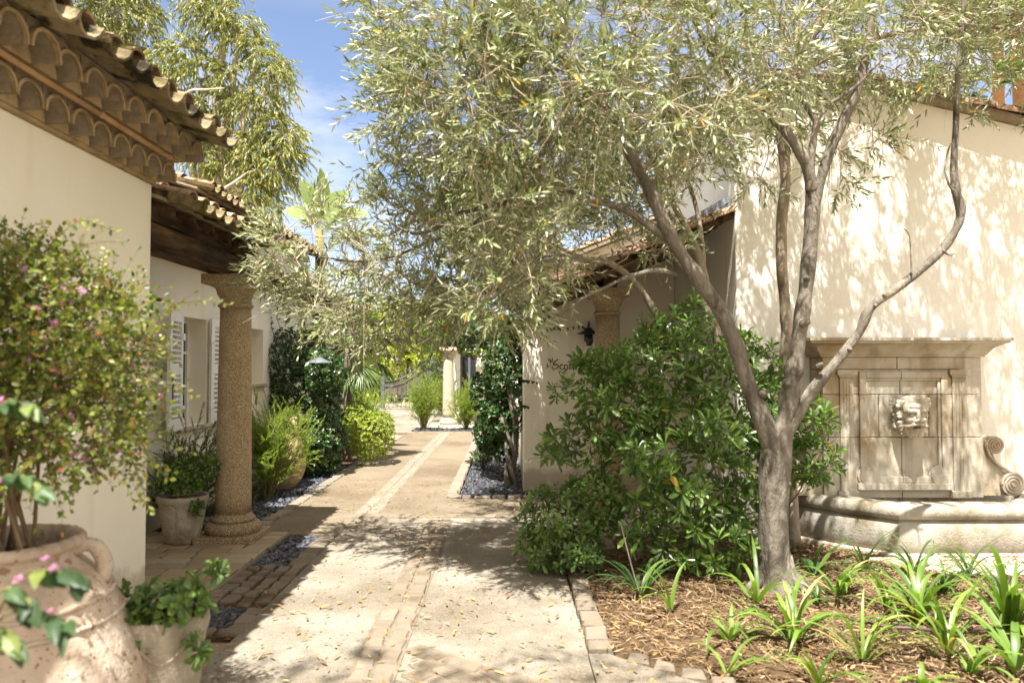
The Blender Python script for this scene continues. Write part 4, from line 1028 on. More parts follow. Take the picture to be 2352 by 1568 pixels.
FEATH = LEAF('feathery_needle', [(0,(.10,.155,.022)),(.5,(.19,.26,.04)),(1,(.30,.35,.07))], rough=.5, trans=.35, tcol=(1.5,1.7,.5))
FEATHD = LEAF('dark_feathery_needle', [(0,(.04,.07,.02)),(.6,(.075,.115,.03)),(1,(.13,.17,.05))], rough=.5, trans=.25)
BOUG = LEAF('bougainvillea_leaf', [(0,(.016,.04,.011)),(.6,(.032,.072,.017)),(1,(.075,.13,.028))], rough=.4, trans=.28, tcol=(1.7,2.1,.6), spec=.4)
BRACT = LEAF('magenta_bract', [(0,(.22,.02,.16)),(1,(.38,.05,.3))], rough=.6, trans=.3, tcol=(1.4,1,1.2))
VINE = LEAF('sunlit_vine_leaf', [(0,(.075,.13,.022)),(.5,(.14,.20,.035)),(1,(.25,.30,.06))], rough=.45, trans=.3, tcol=(1.5,1.8,.5))
EUC = LEAF('eucalyptus_leaf', [(0,(.09,.12,.03)),(.4,(.17,.20,.05)),(.75,(.27,.275,.075)),(.9,(.36,.32,.10)),(1,(.40,.28,.11))], rough=.45, trans=.3, tcol=(1.5,1.6,.6), spec=.4)
YELL = LEAF('yellow_green_leaf', [(0,(.20,.26,.025)),(.5,(.32,.37,.04)),(1,(.44,.46,.08))], rough=.5, trans=.4, tcol=(1.4,1.5,.5))
MIDG = LEAF('mid_green_leaf', [(0,(.05,.085,.02)),(.6,(.10,.145,.03)),(1,(.17,.2,.05))], rough=.45, trans=.3)
ABEL = LEAF('abelia_leaf', [(0,(.06,.10,.02)),(.35,(.13,.18,.035)),(.7,(.24,.275,.055)),(.92,(.36,.36,.09)),(.965,(.38,.20,.07)),(1,(.40,.12,.08))], rough=.4, trans=.32, tcol=(1.5,1.6,.5), spec=.4)
PINK = LEAF('pink_petal', [(0,(.52,.24,.44)),(.5,(.62,.36,.55)),(1,(.50,.14,.19))], rough=.6, trans=.35, tcol=(1.2,1,1.1))
LANT = LEAF('broad_toothed_leaf', [(0,(.03,.06,.024)),(.55,(.055,.10,.035)),(.84,(.08,.13,.04)),(.95,(.22,.26,.07)),(1,(.33,.34,.12))], rough=.45, trans=.3, tcol=(1.4,1.7,.6))
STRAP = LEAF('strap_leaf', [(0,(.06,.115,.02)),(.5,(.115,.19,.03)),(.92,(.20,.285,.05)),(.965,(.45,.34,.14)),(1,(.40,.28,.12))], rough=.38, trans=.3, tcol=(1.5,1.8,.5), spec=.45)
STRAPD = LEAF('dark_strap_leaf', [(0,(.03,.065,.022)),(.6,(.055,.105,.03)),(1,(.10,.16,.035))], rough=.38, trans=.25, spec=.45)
PALM = LEAF('fan_palm_leaf', [(0,(.055,.095,.025)),(.5,(.11,.165,.04)),(1,(.19,.24,.075))], rough=.4, trans=.25, spec=.45)
BANANA = LEAF('banana_leaf', [(0,(.15,.21,.07)),(1,(.24,.29,.11))], rough=.4, trans=.35)
PTRUNK = M('reddish_palm_trunk', (.33,.16,.07), (.48,.26,.13), scale=6, stretch=(1,1,5), bump=.9, bscale=14, bdist=.03, rough=.95)
LITTER = LEAF('dry_leaf', [(0,(.16,.085,.035)),(.35,(.30,.16,.05)),(.6,(.45,.27,.06)),(.8,(.50,.38,.16)),(1,(.18,.10,.05))], rough=.7, trans=.2)
OVAL = ((0, .15), (.3, .95), (.66, .9), (1, 0)); SPAT = ((0, .1), (.4, .62), (.78, 1.), (1, 0)); LANC = ((0, .12), (.32, 1.), (.72, .72), (1, 0))

def limb(mb, pts, r, n=10, k=40, wob=.0, rng=None):
    p = smooth_path(np.array(pts), k)
    rr = np.interp(np.linspace(0, 1, k), np.linspace(0, 1, len(r)), r)
    if rng is not None: rr = rr * (1 + np.convolve(rng.normal(0, .11, k), [.3, .4, .3], 'same'))
    mb.tube(p, rr, n); return p, rr

def crown(rng, root, nodes, blobs, n, leafmat, twigmat, twigs=3, tl=.26, nl=14, LL=.064, LW=.0138, ang=48, droop=.12, step=.22, tipr=.003, bare=0, shell=.45, up=.3, outw=.9, upw=.15, shape=LANC, sides=4):
    A, O = blob_points(rng, blobs, n, shell)
    pos, par, n0 = grow(rng, nodes, A, step, .03)
    r, kids = pipe_radii(par, n0, tipr)
    i = np.arange(n0, len(pos)); a, b = pos[par[i]], pos[i]
    L = np.linalg.norm(b - a, axis=1, keepdims=True)
    mid = (a + b) / 2 + rng.normal(0, .07, a.shape) * L
    rb_ = r[i]; ra = np.where(par[i] >= n0, np.minimum(r[par[i]], rb_ * 1.5), rb_ * 1.3)
    mb = MB(); mb.tubes(np.stack([a, mid, b], 1), np.minimum(np.stack([ra, (ra + rb_) / 2, rb_], 1), .03), 5, cap=False)
    # leafy twigs at every node of the crown
    tips = i[rng.random(len(i)) < .95]
    P = np.repeat(pos[tips], twigs, 0); dirn = np.repeat(pos[tips] - pos[par[tips]], twigs, 0)
    cen = np.array([b_[:3] for b_ in blobs]); rad = np.array([b_[3:6] for b_ in blobs])
    kk = np.argmin(np.linalg.norm((P[:, None] - cen[None]) / rad[None], axis=2), 1)
    out = nrm((P - cen[kk]) / rad[kk])
    D = nrm(nrm(dirn) * .6 + out * outw + rng.normal(0, .55, P.shape) + np.array([0, 0, upw]))
    tw, lp, ld, ln, ll, lw = spray(rng, P, D, tl * rng.uniform(.55, 1.25, len(P)), droop, nl, LL, LW, ang, up=up)
    mb.tubes(tw, np.linspace(tipr * .8, tipr * .35, tw.shape[1])[None] * np.ones((len(tw), 1)), 3, cap=False)
    if bare:
        Bp, Bo = blob_points(rng, blobs, bare, .1)
        j = np.argmin(np.linalg.norm(Bp[:, None] - pos[None, ::3], axis=2), 1) if bare * len(pos) < 4e7 else rng.integers(0, len(pos) // 3, bare)
        Q = pos[::3][j]
        t2, *_ = spray(rng, Q, nrm(Bp - Q + rng.normal(0, .1, Q.shape)), rng.uniform(.2, .5, bare), .15, 2, .01, .01, 40, wob=.25)
        mb.tubes(t2, np.linspace(tipr * .9, tipr * .4, t2.shape[1])[None] * np.ones((bare, 1)), 3, cap=False)
    mb.build('branch', twigmat, root, smooth=True)
    lb = MB(); add_leaves(lb, lp, ld, ln, ll, lw, shape=shape); lb.build('crown', leafmat, root, smooth=False)
    return pos

def WB(px, py, d, rx, ry, rz, w=1): return (*W(px, py, d), rx, ry, rz, w)

# ------------------------------------------------------------------ olive trees
rng = np.random.default_rng(101)
ol = thing('olive_tree', 'many-limbed olive tree in the mulch bed whose silvery crown arches over the path', 'tree', G(1785, 1345))
mb = MB(); D0 = 5.4; nodes = []
def LP(l, d0=D0, d1=None):
    d1 = d0 if d1 is None else d1
    return [W(x, y, d0 + (d1 - d0) * i / max(1, len(l) - 1)) for i, (x, y) in enumerate(l)]
def LM(l, r, d0=D0, d1=None, n=10, k=40, keep=True):
    p, rr = limb(mb, LP(l, d0, d1), r, n, k, rng=rng)
    if keep: nodes.extend(list(p[k // 3::2]))
trunk = LP([(1792,1362),(1786,1335),(1780,1280),(1776,1200),(1776,1120),(1779,1050),(1788,990)])
p = smooth_path(np.array(trunk), 30); rr = np.interp(np.linspace(0, 1, 30), [0, .06, .14, .3, .55, .8, 1], [.185, .15, .125, .108, .102, .112, .085])
# fluted trunk
a = np.linspace(0, 2 * math.pi, 29)[:-1]
V = np.zeros((30, 28, 3))
for k in range(30):
    fl = 1 + .07 * np.sin(a * 3 + k * .09) + .05 * np.sin(a * 5 - k * .14 + 1) + .035 * np.sin(a * 9 + k * .2) + (.16 * np.sin(a * 4 + .6) * max(0, 1 - k / 6))
    V[k] = p[k] + np.stack([np.cos(a) * rr[k] * fl, np.sin(a) * rr[k] * fl, np.zeros(28)], 1)
i_ = np.arange(29)[:, None] * 28; j_ = np.arange(28)[None]
tm = MB(); tm.add(V.reshape(-1, 3), np.stack([i_ + j_, i_ + (j_ + 1) % 28, i_ + 28 + (j_ + 1) % 28, i_ + 28 + j_], -1).reshape(-1, 4))
mb = tm
LM([(1782,1050),(1765,1000),(1738,930),(1712,865),(1693,800),(1660,722),(1612,652),(1576,600),(1545,552),(1518,495),(1490,432),(1462,382),(1430,318),(1394,252),(1327,180),(1268,117),(1200,85)], [.085,.07,.062,.06,.06,.056,.055,.052,.05,.047,.042,.038,.034,.03,.026,.02,.012], 5.4, 5.1, 12, 70)
LM([(1786,1030),(1805,960),(1815,900),(1824,845),(1838,750),(1851,660),(1861,560),(1866,480),(1864,420)], [.08,.074,.066,.062,.058,.054,.052,.052,.046], 5.4, 5.35, 12, 50)
LM([(1864,440),(1853,382),(1815,315),(1761,256),(1703,198),(1650,140),(1600,60),(1570,-40)], [.044,.04,.037,.034,.03,.026,.02,.012], 5.35, 5.1)
LM([(1865,430),(1863,382),(1869,315),(1874,279),(1849,238),(1842,193),(1829,150),(1840,60),(1830,-60)], [.034,.032,.027,.024,.021,.019,.016,.013,.01], 5.35, 5.2, 8)
LM([(1874,282),(1901,243),(1928,225),(1975,190),(2040,120)], [.018,.016,.014,.012,.008], 5.3, 5.3, 7, 20)
LM([(1864,500),(1880,430),(1905,350),(1935,280),(1965,220),(1985,150),(2000,60),(2030,-80)], [.045,.043,.041,.038,.034,.03,.024,.015], 5.36, 5.3)
LM([(1795,1010),(1825,960),(1860,905),(1895,862),(1940,808),(1975,760),(2000,706),(2060,662),(2120,615),(2165,572),(2198,522),(2207,482),(2196,440),(2191,380),(2195,300),(2198,220),(2205,120),(2212,20),(2225,-90)], [.06,.052,.045,.041,.037,.035,.033,.031,.031,.03,.032,.033,.03,.025,.022,.02,.018,.015,.01], 5.4, 5.25, 10, 80, keep=False)
q = LP([(2195,240),(2198,200),(2203,130),(2210,60),(2215,0)], 5.25, 5.25); nodes.extend(q)
LM([(1997,712),(2008,704),(2012,700)], [.018,.014,.012], 5.34, 5.3, 6, 8, keep=False)
LM([(2165,574),(2178,584),(2192,582)], [.012,.008,.006], 5.3, 5.3, 6, 8, keep=False); LM([(2176,582),(2186,588)], [.007,.005], 5.29, 5.25, 5, 6, keep=False)
LM([(2094,632),(2092,590),(2088,540),(2075,525)], [.006,.005,.004,.003], 5.3, 5.3, 5, 12, keep=False)
LM([(2183,330),(2170,380),(2178,420),(2190,440)], [.006,.008,.009,.01], 5.25, 5.25, 6, 14, keep=False)
LM([(1540,552),(1515,535),(1435,481),(1358,459),(1313,439),(1246,432),(1178,450),(1110,477),(1057,490),(998,526),(944,535),(886,504)], [.035,.031,.028,.026,.025,.023,.021,.018,.016,.014,.012,.008], 5.28, 5.1, 9, 50)
LM([(1180,450),(1110,500),(1040,535),(975,560),(900,590),(820,600),(740,590)], [.016,.015,.013,.012,.01,.009,.007], 5.18, 5.9, 7, 30)
LM([(1560,632),(1513,621),(1448,634),(1398,656),(1330,690),(1290,730)], [.021,.018,.015,.012,.008,.005], 5.35, 5.1, 8, 24)
LM([(1400,283),(1340,276),(1290,274),(1200,300)], [.014,.012,.01,.006], 5.2, 5.0, 7, 16)
LM([(1398,604),(1340,600),(1290,585),(1200,600),(1100,640)], [.014,.012,.01,.008,.005], 5.2, 5.0, 7, 24)
LM([(1290,590),(1280,630),(1300,690)], [.008,.006,.003], 5.1, 5.0, 5, 12, keep=False)
for (x, y, r_, dx, dz) in ((1752,905,.03,-.5,.1),(1700,812,.035,-.6,.2),(1842,742,.03,.6,.2),(1880,842,.02,.4,.6),(1633,690,.025,.5,.5),(1556,575,.022,-.5,-.2),(1808,880,.03,-.2,.1),(1770,1180,.04,-.5,.1),(1795,1110,.035,.6,.1),(1768,1262,.03,-.2,.1),(1853,640,.02,-.6,.2),(1500,470,.02,.5,.4),(2030,682,.016,-.2,.7),(1950,800,.014,.4,-.5)):
    c = W(x, y, 5.4 if y > 950 else 5.33); e_ = c + np.array((dx, -.8, dz)) * r_ * 2.1
    mb.tube(smooth_path(np.array([c, c * .4 + e_ * .6, e_]), 8), [r_ * 1.25, r_ * 1.15, r_ * 1.05, r_ * .95, r_ * .85, r_ * .75, r_ * .6, r_ * .25], 9)
for k in range(6):                                   # root flare
    a_ = k * 1.05 + .3; c = G(1785, 1345)
    tm.tube(smooth_path(np.array([c + np.array((math.cos(a_) * .06, math.sin(a_) * .06, .22)), c + np.array((math.cos(a_) * .12, math.sin(a_) * .12, .08)), c + np.array((math.cos(a_) * .24, math.sin(a_) * .24, .0)), c + np.array((math.cos(a_) * .36, math.sin(a_) * .36, -.06))]), 12), np.linspace(.055, .03, 12), 9)
TR = tm.build('trunk', BARK, ol, smooth=True)
bl = [WB(1085,60,5.2,.76,.75,.75), WB(1005,240,5.2,.44,.6,.5,.9), WB(1160,300,5.1,.75,.8,.55), WB(1370,110,5.0,.9,.9,.72), WB(1250,230,4.3,.42,.3,.4,.8), WB(1050,180,4.5,.35,.3,.4,.7), WB(1560,180,4.2,.4,.3,.35,.7), WB(1800,60,4.3,.5,.3,.3,.6), WB(1180,520,4.6,.3,.3,.22,.7), WB(1180,660,4.6,.18,.2,.14,1.2), WB(1370,350,5.7,.45,.5,.3,.7),
      WB(1600,110,5.1,.75,.8,.5,.7), WB(1570,310,5.4,.4,.4,.28,.7), WB(1060,430,5.5,.62,.6,.32), WB(725,560,6.2,.46,.5,.36), WB(850,690,6.0,.52,.5,.30), WB(660,640,6.3,.2,.3,.25),
      WB(960,580,5.6,.68,.6,.38), WB(1140,625,5.2,.5,.5,.26), WB(1165,705,5.0,.18,.3,.15,1.2), WB(895,730,5.8,.42,.35,.17), WB(1060,705,5.5,.3,.3,.14), WB(745,705,6.1,.25,.3,.2),
      WB(1100,-150,5.6,.9,.7,.5,.5), WB(1480,-150,5.8,.9,.7,.5,.5), WB(1780,-120,5.9,.8,.7,.5,.5)]
crown(rng, ol, nodes, bl, 1430, OLIVE, TWIG, twigs=3, nl=14, bare=2600, shell=.6)

o2 = thing('olive_tree', 'slender olive tree with a pale leaf-shade-mottled stem between the main trunk and the gable wall', 'tree', (*W(1812, 1250, 6.35)[:2], 0))
mb = MB(); nodes = []
LM([(1822,1250),(1815,1100),(1806,950),(1800,860),(1806,760),(1803,700),(1795,600),(1796,500),(1804,420),(1800,350),(1790,290),(1795,200),(1850,100),(1900,0)], [.06,.056,.052,.05,.046,.05,.046,.046,.044,.04,.036,.032,.022,.015], 6.35, 6.1, 10, 60, keep=False)
nodes.extend(LP([(1797,260),(1800,190),(1830,140),(1870,70),(1900,0)], 6.15, 6.1))
LM([(1795,290),(1760,220),(1730,150)], [.02,.016,.01], 6.15, 6.1, 7, 16)
LM([(1810,180),(1950,110),(2100,70),(2250,60),(2380,80)], [.026,.024,.02,.016,.01], 6.1, 5.7, 8, 30)
LM([(1850,100),(1960,0),(2080,-100)], [.02,.016,.01], 6.1, 5.9, 7, 16)
LM([(1800,440),(1825,415),(1840,405)], [.012,.008,.005], 6.2, 6.2, 5, 8, keep=False)
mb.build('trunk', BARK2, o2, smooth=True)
bl = [WB(1860,130,5.9,.58,.7,.36), WB(2060,80,5.6,.75,.8,.38), WB(2310,40,5.6,.65,.8,.34), WB(1740,230,6.0,.42,.5,.3,.8), WB(2010,-160,5.9,1.1,.8,.6,.9), WB(2400,-130,5.9,.9,.8,.6,.9), WB(2560,60,5.5,.6,.8,.5,.7),
      WB(1925,395,5.8,.10,.12,.28,1.5), WB(2005,325,5.8,.12,.14,.1,1.5), WB(1735,395,6.0,.12,.12,.16,1.3), WB(1870,310,5.9,.22,.2,.16,1.2), WB(2200,215,5.5,.3,.3,.14,.7),
      WB(2120,-320,6.1,1.3,.8,.7,.8), WB(2600,-250,6.1,1.2,.8,.8,.7)]
crown(rng, o2, nodes, bl, 900, OLIVE, TWIG, twigs=3, nl=14, bare=1500, shell=.45)

o3 = thing('olive_tree', 'thin olive tree with two leaning grey stems rising from behind the glossy shrub', 'tree', (*W(1640, 1180, 6.95)[:2], 0))
mb = MB(); nodes = []
LM([(1640,1190),(1652,1000),(1655,850),(1640,740),(1610,690),(1620,650),(1604,584),(1585,540),(1548,470),(1520,410),(1480,330),(1450,250)], [.06,.055,.05,.046,.042,.04,.036,.033,.03,.026,.02,.012], 6.95, 6.7, 10, 50)
LM([(1612,690),(1614,620),(1612,560),(1600,480),(1575,400)], [.03,.028,.026,.022,.014], 6.9, 6.8, 8, 24)
LM([(1620,960),(1570,840),(1508,724),(1458,649),(1400,604),(1330,590),(1270,560)], [.045,.042,.038,.034,.028,.02,.01], 6.9, 6.5, 9, 34)
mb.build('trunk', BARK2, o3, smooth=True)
bl = [WB(1450,310,6.6,.75,.5,.4), WB(1300,440,6.5,.5,.5,.3,.6), WB(1420,455,6.5,.5,.4,.22,1.2), WB(1500,560,6.4,.25,.25,.15,.8), WB(1110,500,7.5,.6,.6,.3,.9), WB(1170,470,8.1,.55,.6,.3,1.2), WB(1190,560,8.3,.28,.45,.2,1.2), WB(1280,470,7.8,.35,.5,.2,.8), WB(1160,420,7.9,.6,.6,.35,.9), (.1,8.75,3.0,.45,.35,.28,2.0), (-.2,8.4,3.0,.4,.4,.3,1.5)]
crown(rng, o3, nodes, bl, 800, OLIVE, TWIG, twigs=3, nl=12, bare=1500, shell=.35)

o4 = thing('olive_tree', 'tall shade olive tree standing behind the viewer beside the path', 'tree', (2.2, -2.2, 0))
mb = MB(); nodes = []
pp, _ = limb(mb, [(2.2,-2.2,-.05),(2.1,-2.1,1.5),(1.8,-1.6,3),(1.0,-.6,4.6),(.2,.4,5.8)], [.2,.15,.13,.09,.05], 10, 40, rng=rng); nodes.extend(list(pp[20:]))
pp, _ = limb(mb, [(1.8,-1.6,3),(2.3,-.8,4.6),(2.6,.4,6.0)], [.1,.07,.04], 8, 24, rng=rng); nodes.extend(list(pp[10:]))
mb.build('trunk', BARK, o4, smooth=True)
bl = [(-1.5,1.0,6.1,.9,.5,.4), (-.2,1.25,6.3,.6,.28,.4), (-1.9,.2,6.0,1.0,.5,.5), (-2.9,.4,5.6,.8,.8,.5), (.6,.6,6.4,.5,.3,.4,.7), (-.6,-.6,6.2,1.2,.7,.5), (.9,-1.2,6.2,1.0,.7,.5,.6), (2.4,-2.0,6.3,1.1,.8,.5,.6)]
crown(rng, o4, nodes, bl, 420, OLIVE, TWIG, twigs=3, nl=11, bare=0, shell=.3)

# ------------------------------------------------------------------ shrubs with whorled leaves
def rosettes(mb, rng, P, D, k, L, Wd, a0=35, a1=80, shape=SPAT, up=.35, mi=0, curl=.18):
    m = len(P); D = nrm(D)
    A = nrm(np.cross(D, nrm(rng.normal(size=(m, 3))))); B = np.cross(D, A)
    i = np.arange(k); phi = i * 2.4 + rng.random((m, 1)) * 6.28 + rng.normal(0, .2, (m, k))
    an = R(a0) + (R(a1) - R(a0)) * (i[None] / k) + rng.normal(0, .14, (m, k)); an = an[..., None]
    Rd = A[:, None] * np.cos(phi)[..., None] + B[:, None] * np.sin(phi)[..., None]
    d = D[:, None] * np.cos(an) + Rd * np.sin(an); n = D[:, None] * np.sin(an) - Rd * np.cos(an) + np.array([0, 0, up])
    s = (.7 + .4 * i[None] / k) * (1 + rng.normal(0, .14, (m, k))) * rng.uniform(.6, 1.15, (m, 1))
    base = P[:, None] - D[:, None] * (i[None, :, None] / k) * L * .35
    add_leaves(mb, base.reshape(-1, 3), d.reshape(-1, 3), n.reshape(-1, 3), (L * s).ravel(), (Wd * s).ravel(), mi, shape, curl=curl, fold=.3)

def shrub(name, label, cat, base, blobs, n, mat, L, Wd, k=8, a0=30, a1=85, shape=SPAT, group=None, seed=1, stems=14, stemr=.012, shell=.75, upb=.45, flowers=None, stemmat=STEM, step=.16, tipr=.0022, rnd=.35, root=None):
    rng = np.random.default_rng(seed)
    o = root or thing(name, label, cat, base, group)
    P, O = blob_points(rng, blobs, n, shell)
    b = np.asarray(base, float)
    nodes = [b + np.array((rng.normal(0, .02), rng.normal(0, .02), .02 + .03 * t)) for t in range(3)]
    sub = rng.permutation(n)[:min(n, 420)]
    pos, par, n0 = grow(rng, nodes, P[sub], step, .012)
    r, _ = pipe_radii(par, n0, tipr, 2.6); i = np.arange(n0, len(pos)); a_, b_ = pos[par[i]], pos[i]
    m = MB(); ra = np.minimum(r[par[i]], stemr); ra = np.where(par[i] < n0, np.minimum(r[i] * 1.2, stemr), ra)
    m.tubes(np.stack([a_, (a_ + b_) / 2 + rng.normal(0, .006, a_.shape), b_], 1), np.stack([np.minimum(ra, r[i] * 1.7), r[i].clip(0, stemr), r[i].clip(0, stemr)], 1), 5, cap=False)
    m.build('stem', stemmat, o, smooth=True)
    D = nrm(O + np.array([0, 0, upb]) + rng.normal(0, rnd, O.shape))
    lb = MB(); rosettes(lb, rng, P, D, k, L, Wd, a0, a1, shape); lb.build('foliage', mat, o)
    if flowers:
        fm, fn, fl, fw = flowers
        ii = rng.permutation(n)[:fn]; fb = MB(); rosettes(fb, rng, P[ii] + D[ii] * L * .5, nrm(D[ii] + rng.normal(0, .3, (fn, 3))), 5, fl, fw, 50, 70, OVAL); tag(fb.build('flower', fm, o), kind='stuff')
    return o
shrub('glossy_shrub', 'large rounded shrub of glossy dark whorled leaves between the lettered wall and the olive trunk', 'shrub', (*G(1560, 1290)[:2], 0),
      [WB(1540,880,6.2,.62,.5,.48), WB(1420,940,6.1,.38,.42,.36), WB(1330,1010,6.0,.26,.3,.2), WB(1660,930,6.1,.38,.42,.5), WB(1570,1090,5.95,.72,.55,.42), WB(1620,1220,5.75,.5,.4,.26), WB(1560,760,6.4,.3,.35,.22), WB(1480,1230,5.7,.3,.3,.2,.8), WB(1400,850,6.3,.2,.3,.2), WB(1490,740,6.2,.12,.15,.10,2), WB(1590,705,6.3,.10,.15,.10,2), WB(1300,900,6.1,.14,.15,.08,2), WB(1270,1040,5.9,.12,.15,.06,2), WB(1350,830,6.2,.12,.15,.08,2), WB(1690,790,6.2,.14,.15,.1,2), WB(1640,980,5.4,.2,.15,.12,1.5), WB(1480,1050,5.45,.2,.15,.12,1.5)],
      820, PITTO, .128, .037, k=9, seed=3, stemr=.025, shell=.7, rnd=.5)
shrub('glossy_shrub', 'low light-green glossy shrub spilling onto the path in front of the big dark one', 'shrub', (*G(1290, 1285)[:2], 0),
      [WB(1290,1195,5.9,.34,.32,.28), WB(1255,1250,5.85,.24,.26,.18), WB(1370,1150,5.95,.25,.28,.24), WB(1330,1265,5.75,.2,.2,.12)], 480, PITTO_L, .078, .03, k=7, seed=4, shell=.8)
shrub('glossy_shrub', 'dark glossy shrub showing between the olive trunk and the fountain', 'shrub', (*G(1800, 1265)[:2], 0),
      [WB(1855,965,5.95,.22,.25,.2), WB(1865,1065,5.9,.22,.22,.17), WB(1765,860,6.1,.16,.2,.28), WB(1780,1020,6.0,.22,.2,.3,.7), WB(1720,800,6.2,.12,.15,.15)], 170, PITTO, .115, .035, k=8, seed=5, shell=.7)
shrub('climbing_hedge', 'dark leafy climbing hedge massed against the wing wall behind the feathery plants', 'hedge', (-3.2, 11.3, -.05),
      [WB(700,930,11.4,.55,.6,.85), WB(660,830,11.4,.3,.5,.5), WB(740,860,11.3,.34,.5,.4), WB(745,1010,11.1,.33,.5,.5), WB(665,1030,11.1,.3,.45,.35), WB(700,1060,10.95,.35,.3,.2)],
      2300, IVY, .075, .042, k=5, seed=6, shell=.9, shape=OVAL, a0=40, a1=95, upb=.1)
shrub('lime_shrub', 'rounded lime-green shrub lit by the sun at the path edge before the climbing hedge', 'shrub', (-2.62, 12.2, -.03),
      [WB(850,1000,12.2,.40,.42,.40), WB(875,980,12.3,.2,.3,.28), WB(820,960,12.4,.25,.3,.3)], 1000, LIMEL, .05, .024, k=6, seed=7, shell=.85, shape=OVAL, upb=.5)
bo = shrub('bougainvillea', 'dark bougainvillea climbing the corner of the lettered wall on twisted bare stems', 'climber', (.02, 10.25, -.02),
      [WB(1155,850,10.3,.28,.3,.5), WB(1145,960,10.4,.26,.3,.4), WB(1160,1030,10.4,.16,.2,.2,.6), WB(1120,990,10.8,.2,.3,.3), WB(1070,775,11.5,.3,.4,.16,.8), WB(1215,760,9.9,.10,.2,.12,.8), WB(1120,765,10.8,.36,.5,.22), WB(1190,740,9.95,.14,.2,.25), WB(1215,690,9.6,.12,.12,.14,.6), WB(1110,900,11.0,.2,.35,.3,.7), WB(1190,900,10.1,.1,.2,.6,.8)],
      2500, BOUG, .065, .04, k=5, seed=8, shell=.85, shape=OVAL, a0=40, a1=100, upb=.05, flowers=(BRACT, 16, .045, .03))
m = MB(); r_ = np.random.default_rng(9)
for k in range(7):
    ph = r_.uniform(0, 6.28); t = np.linspace(0, 1, 30)
    m.tube(np.stack([.04 + .07 * np.sin(t * 9 + ph) * (1 - .4 * t) + .05 * t * (k - 3) * .4, 10.2 + .07 * np.cos(t * 9 + ph), -.05 + t * (1.5 + .2 * k)], 1), np.linspace(.034, .012, 30), 7)
m.build('trunk', BARK, bo, smooth=True)
# sprigs that reach across the lettered wall
m = MB(); lb = MB()
for pts in ([(1200,750),(1235,758),(1270,752),(1300,752),(1338,748)], [(1196,870),(1206,872),(1230,876)], [(1196,928),(1212,932)], [(1200,715),(1240,702),(1262,700)], [(1205,725),(1240,735),(1264,722)]):
    p = smooth_path(np.array([W(x, y, 9.6) for x, y in pts]), 30); m = MB(); m.tube(p, .0025, 4); so = m.build('trailing_stem', STEM, bo, smooth=True)
    j = np.arange(1, 30, 2); add_leaves(lb, p[j], np.c_[r_.normal(0, .5, (len(j), 2)), np.full(len(j), -1.)], np.c_[r_.normal(0, .3, len(j)), np.full(len(j), -1.), r_.normal(0, .3, len(j)) + .3], r_.uniform(.035, .06, len(j)), r_.uniform(.022, .036, len(j)), shape=OVAL)
tag(lb.build('trailing_foliage', BOUG, so), kind='stuff')
shrub('flowering_plant', 'small purple-flowered plant in the slate bed at the foot of the bougainvillea', 'plant', (-.40, 11.6, -.02), [(-.42, 11.6, .2, .16, .2, .16), (-.3, 11.9, .3, .18, .2, .18)], 120, BOUG, .07, .035, k=5, seed=12, shape=OVAL, flowers=(BRACT, 22, .04, .03))
shrub('vine', 'sunlit green vine covering the top of the distant porch', 'climber', (-1.2, 20.3, .0), [WB(1080,745,20,.9,.5,.4), WB(1010,770,21,.6,.6,.5), WB(1120,800,20,.5,.5,.35), WB(1065,800,20.4,.2,.3,.16), WB(1150,760,19,.5,.5,.4), WB(1130,870,19.6,.25,.3,.4)], 1500, VINE, .085, .06, k=5, seed=13, shape=OVAL, upb=.3, a1=95, flowers=(BRACT, 16, .08, .06))
shrub('hedge_shrub', 'dark green shrub between the gate and the distant column', 'shrub', (-2.6, 24.5, 0), [WB(1000,830,24.5,.5,.6,1.1), WB(1015,900,24,.4,.5,.7), WB(1040,760,24,.7,.6,.7)], 900, MIDG, .10, .06, k=5, seed=14, shape=OVAL, upb=.3)
shrub('hedge_shrub', 'dark shrub mass behind the fan palm and beside the gate', 'shrub', (-5.4, 23.5, 0), [WB(835,850,23.5,.6,.8,.9), WB(790,830,22,.9,.9,1.2), WB(760,780,20,1.0,1,1.2), WB(770,850,15,.45,.6,.9), WB(785,900,15.5,.42,.6,.6), WB(785,790,16,.45,.6,.6)], 1500, MIDG, .11, .06, k=5, seed=15, shape=OVAL, upb=.3)

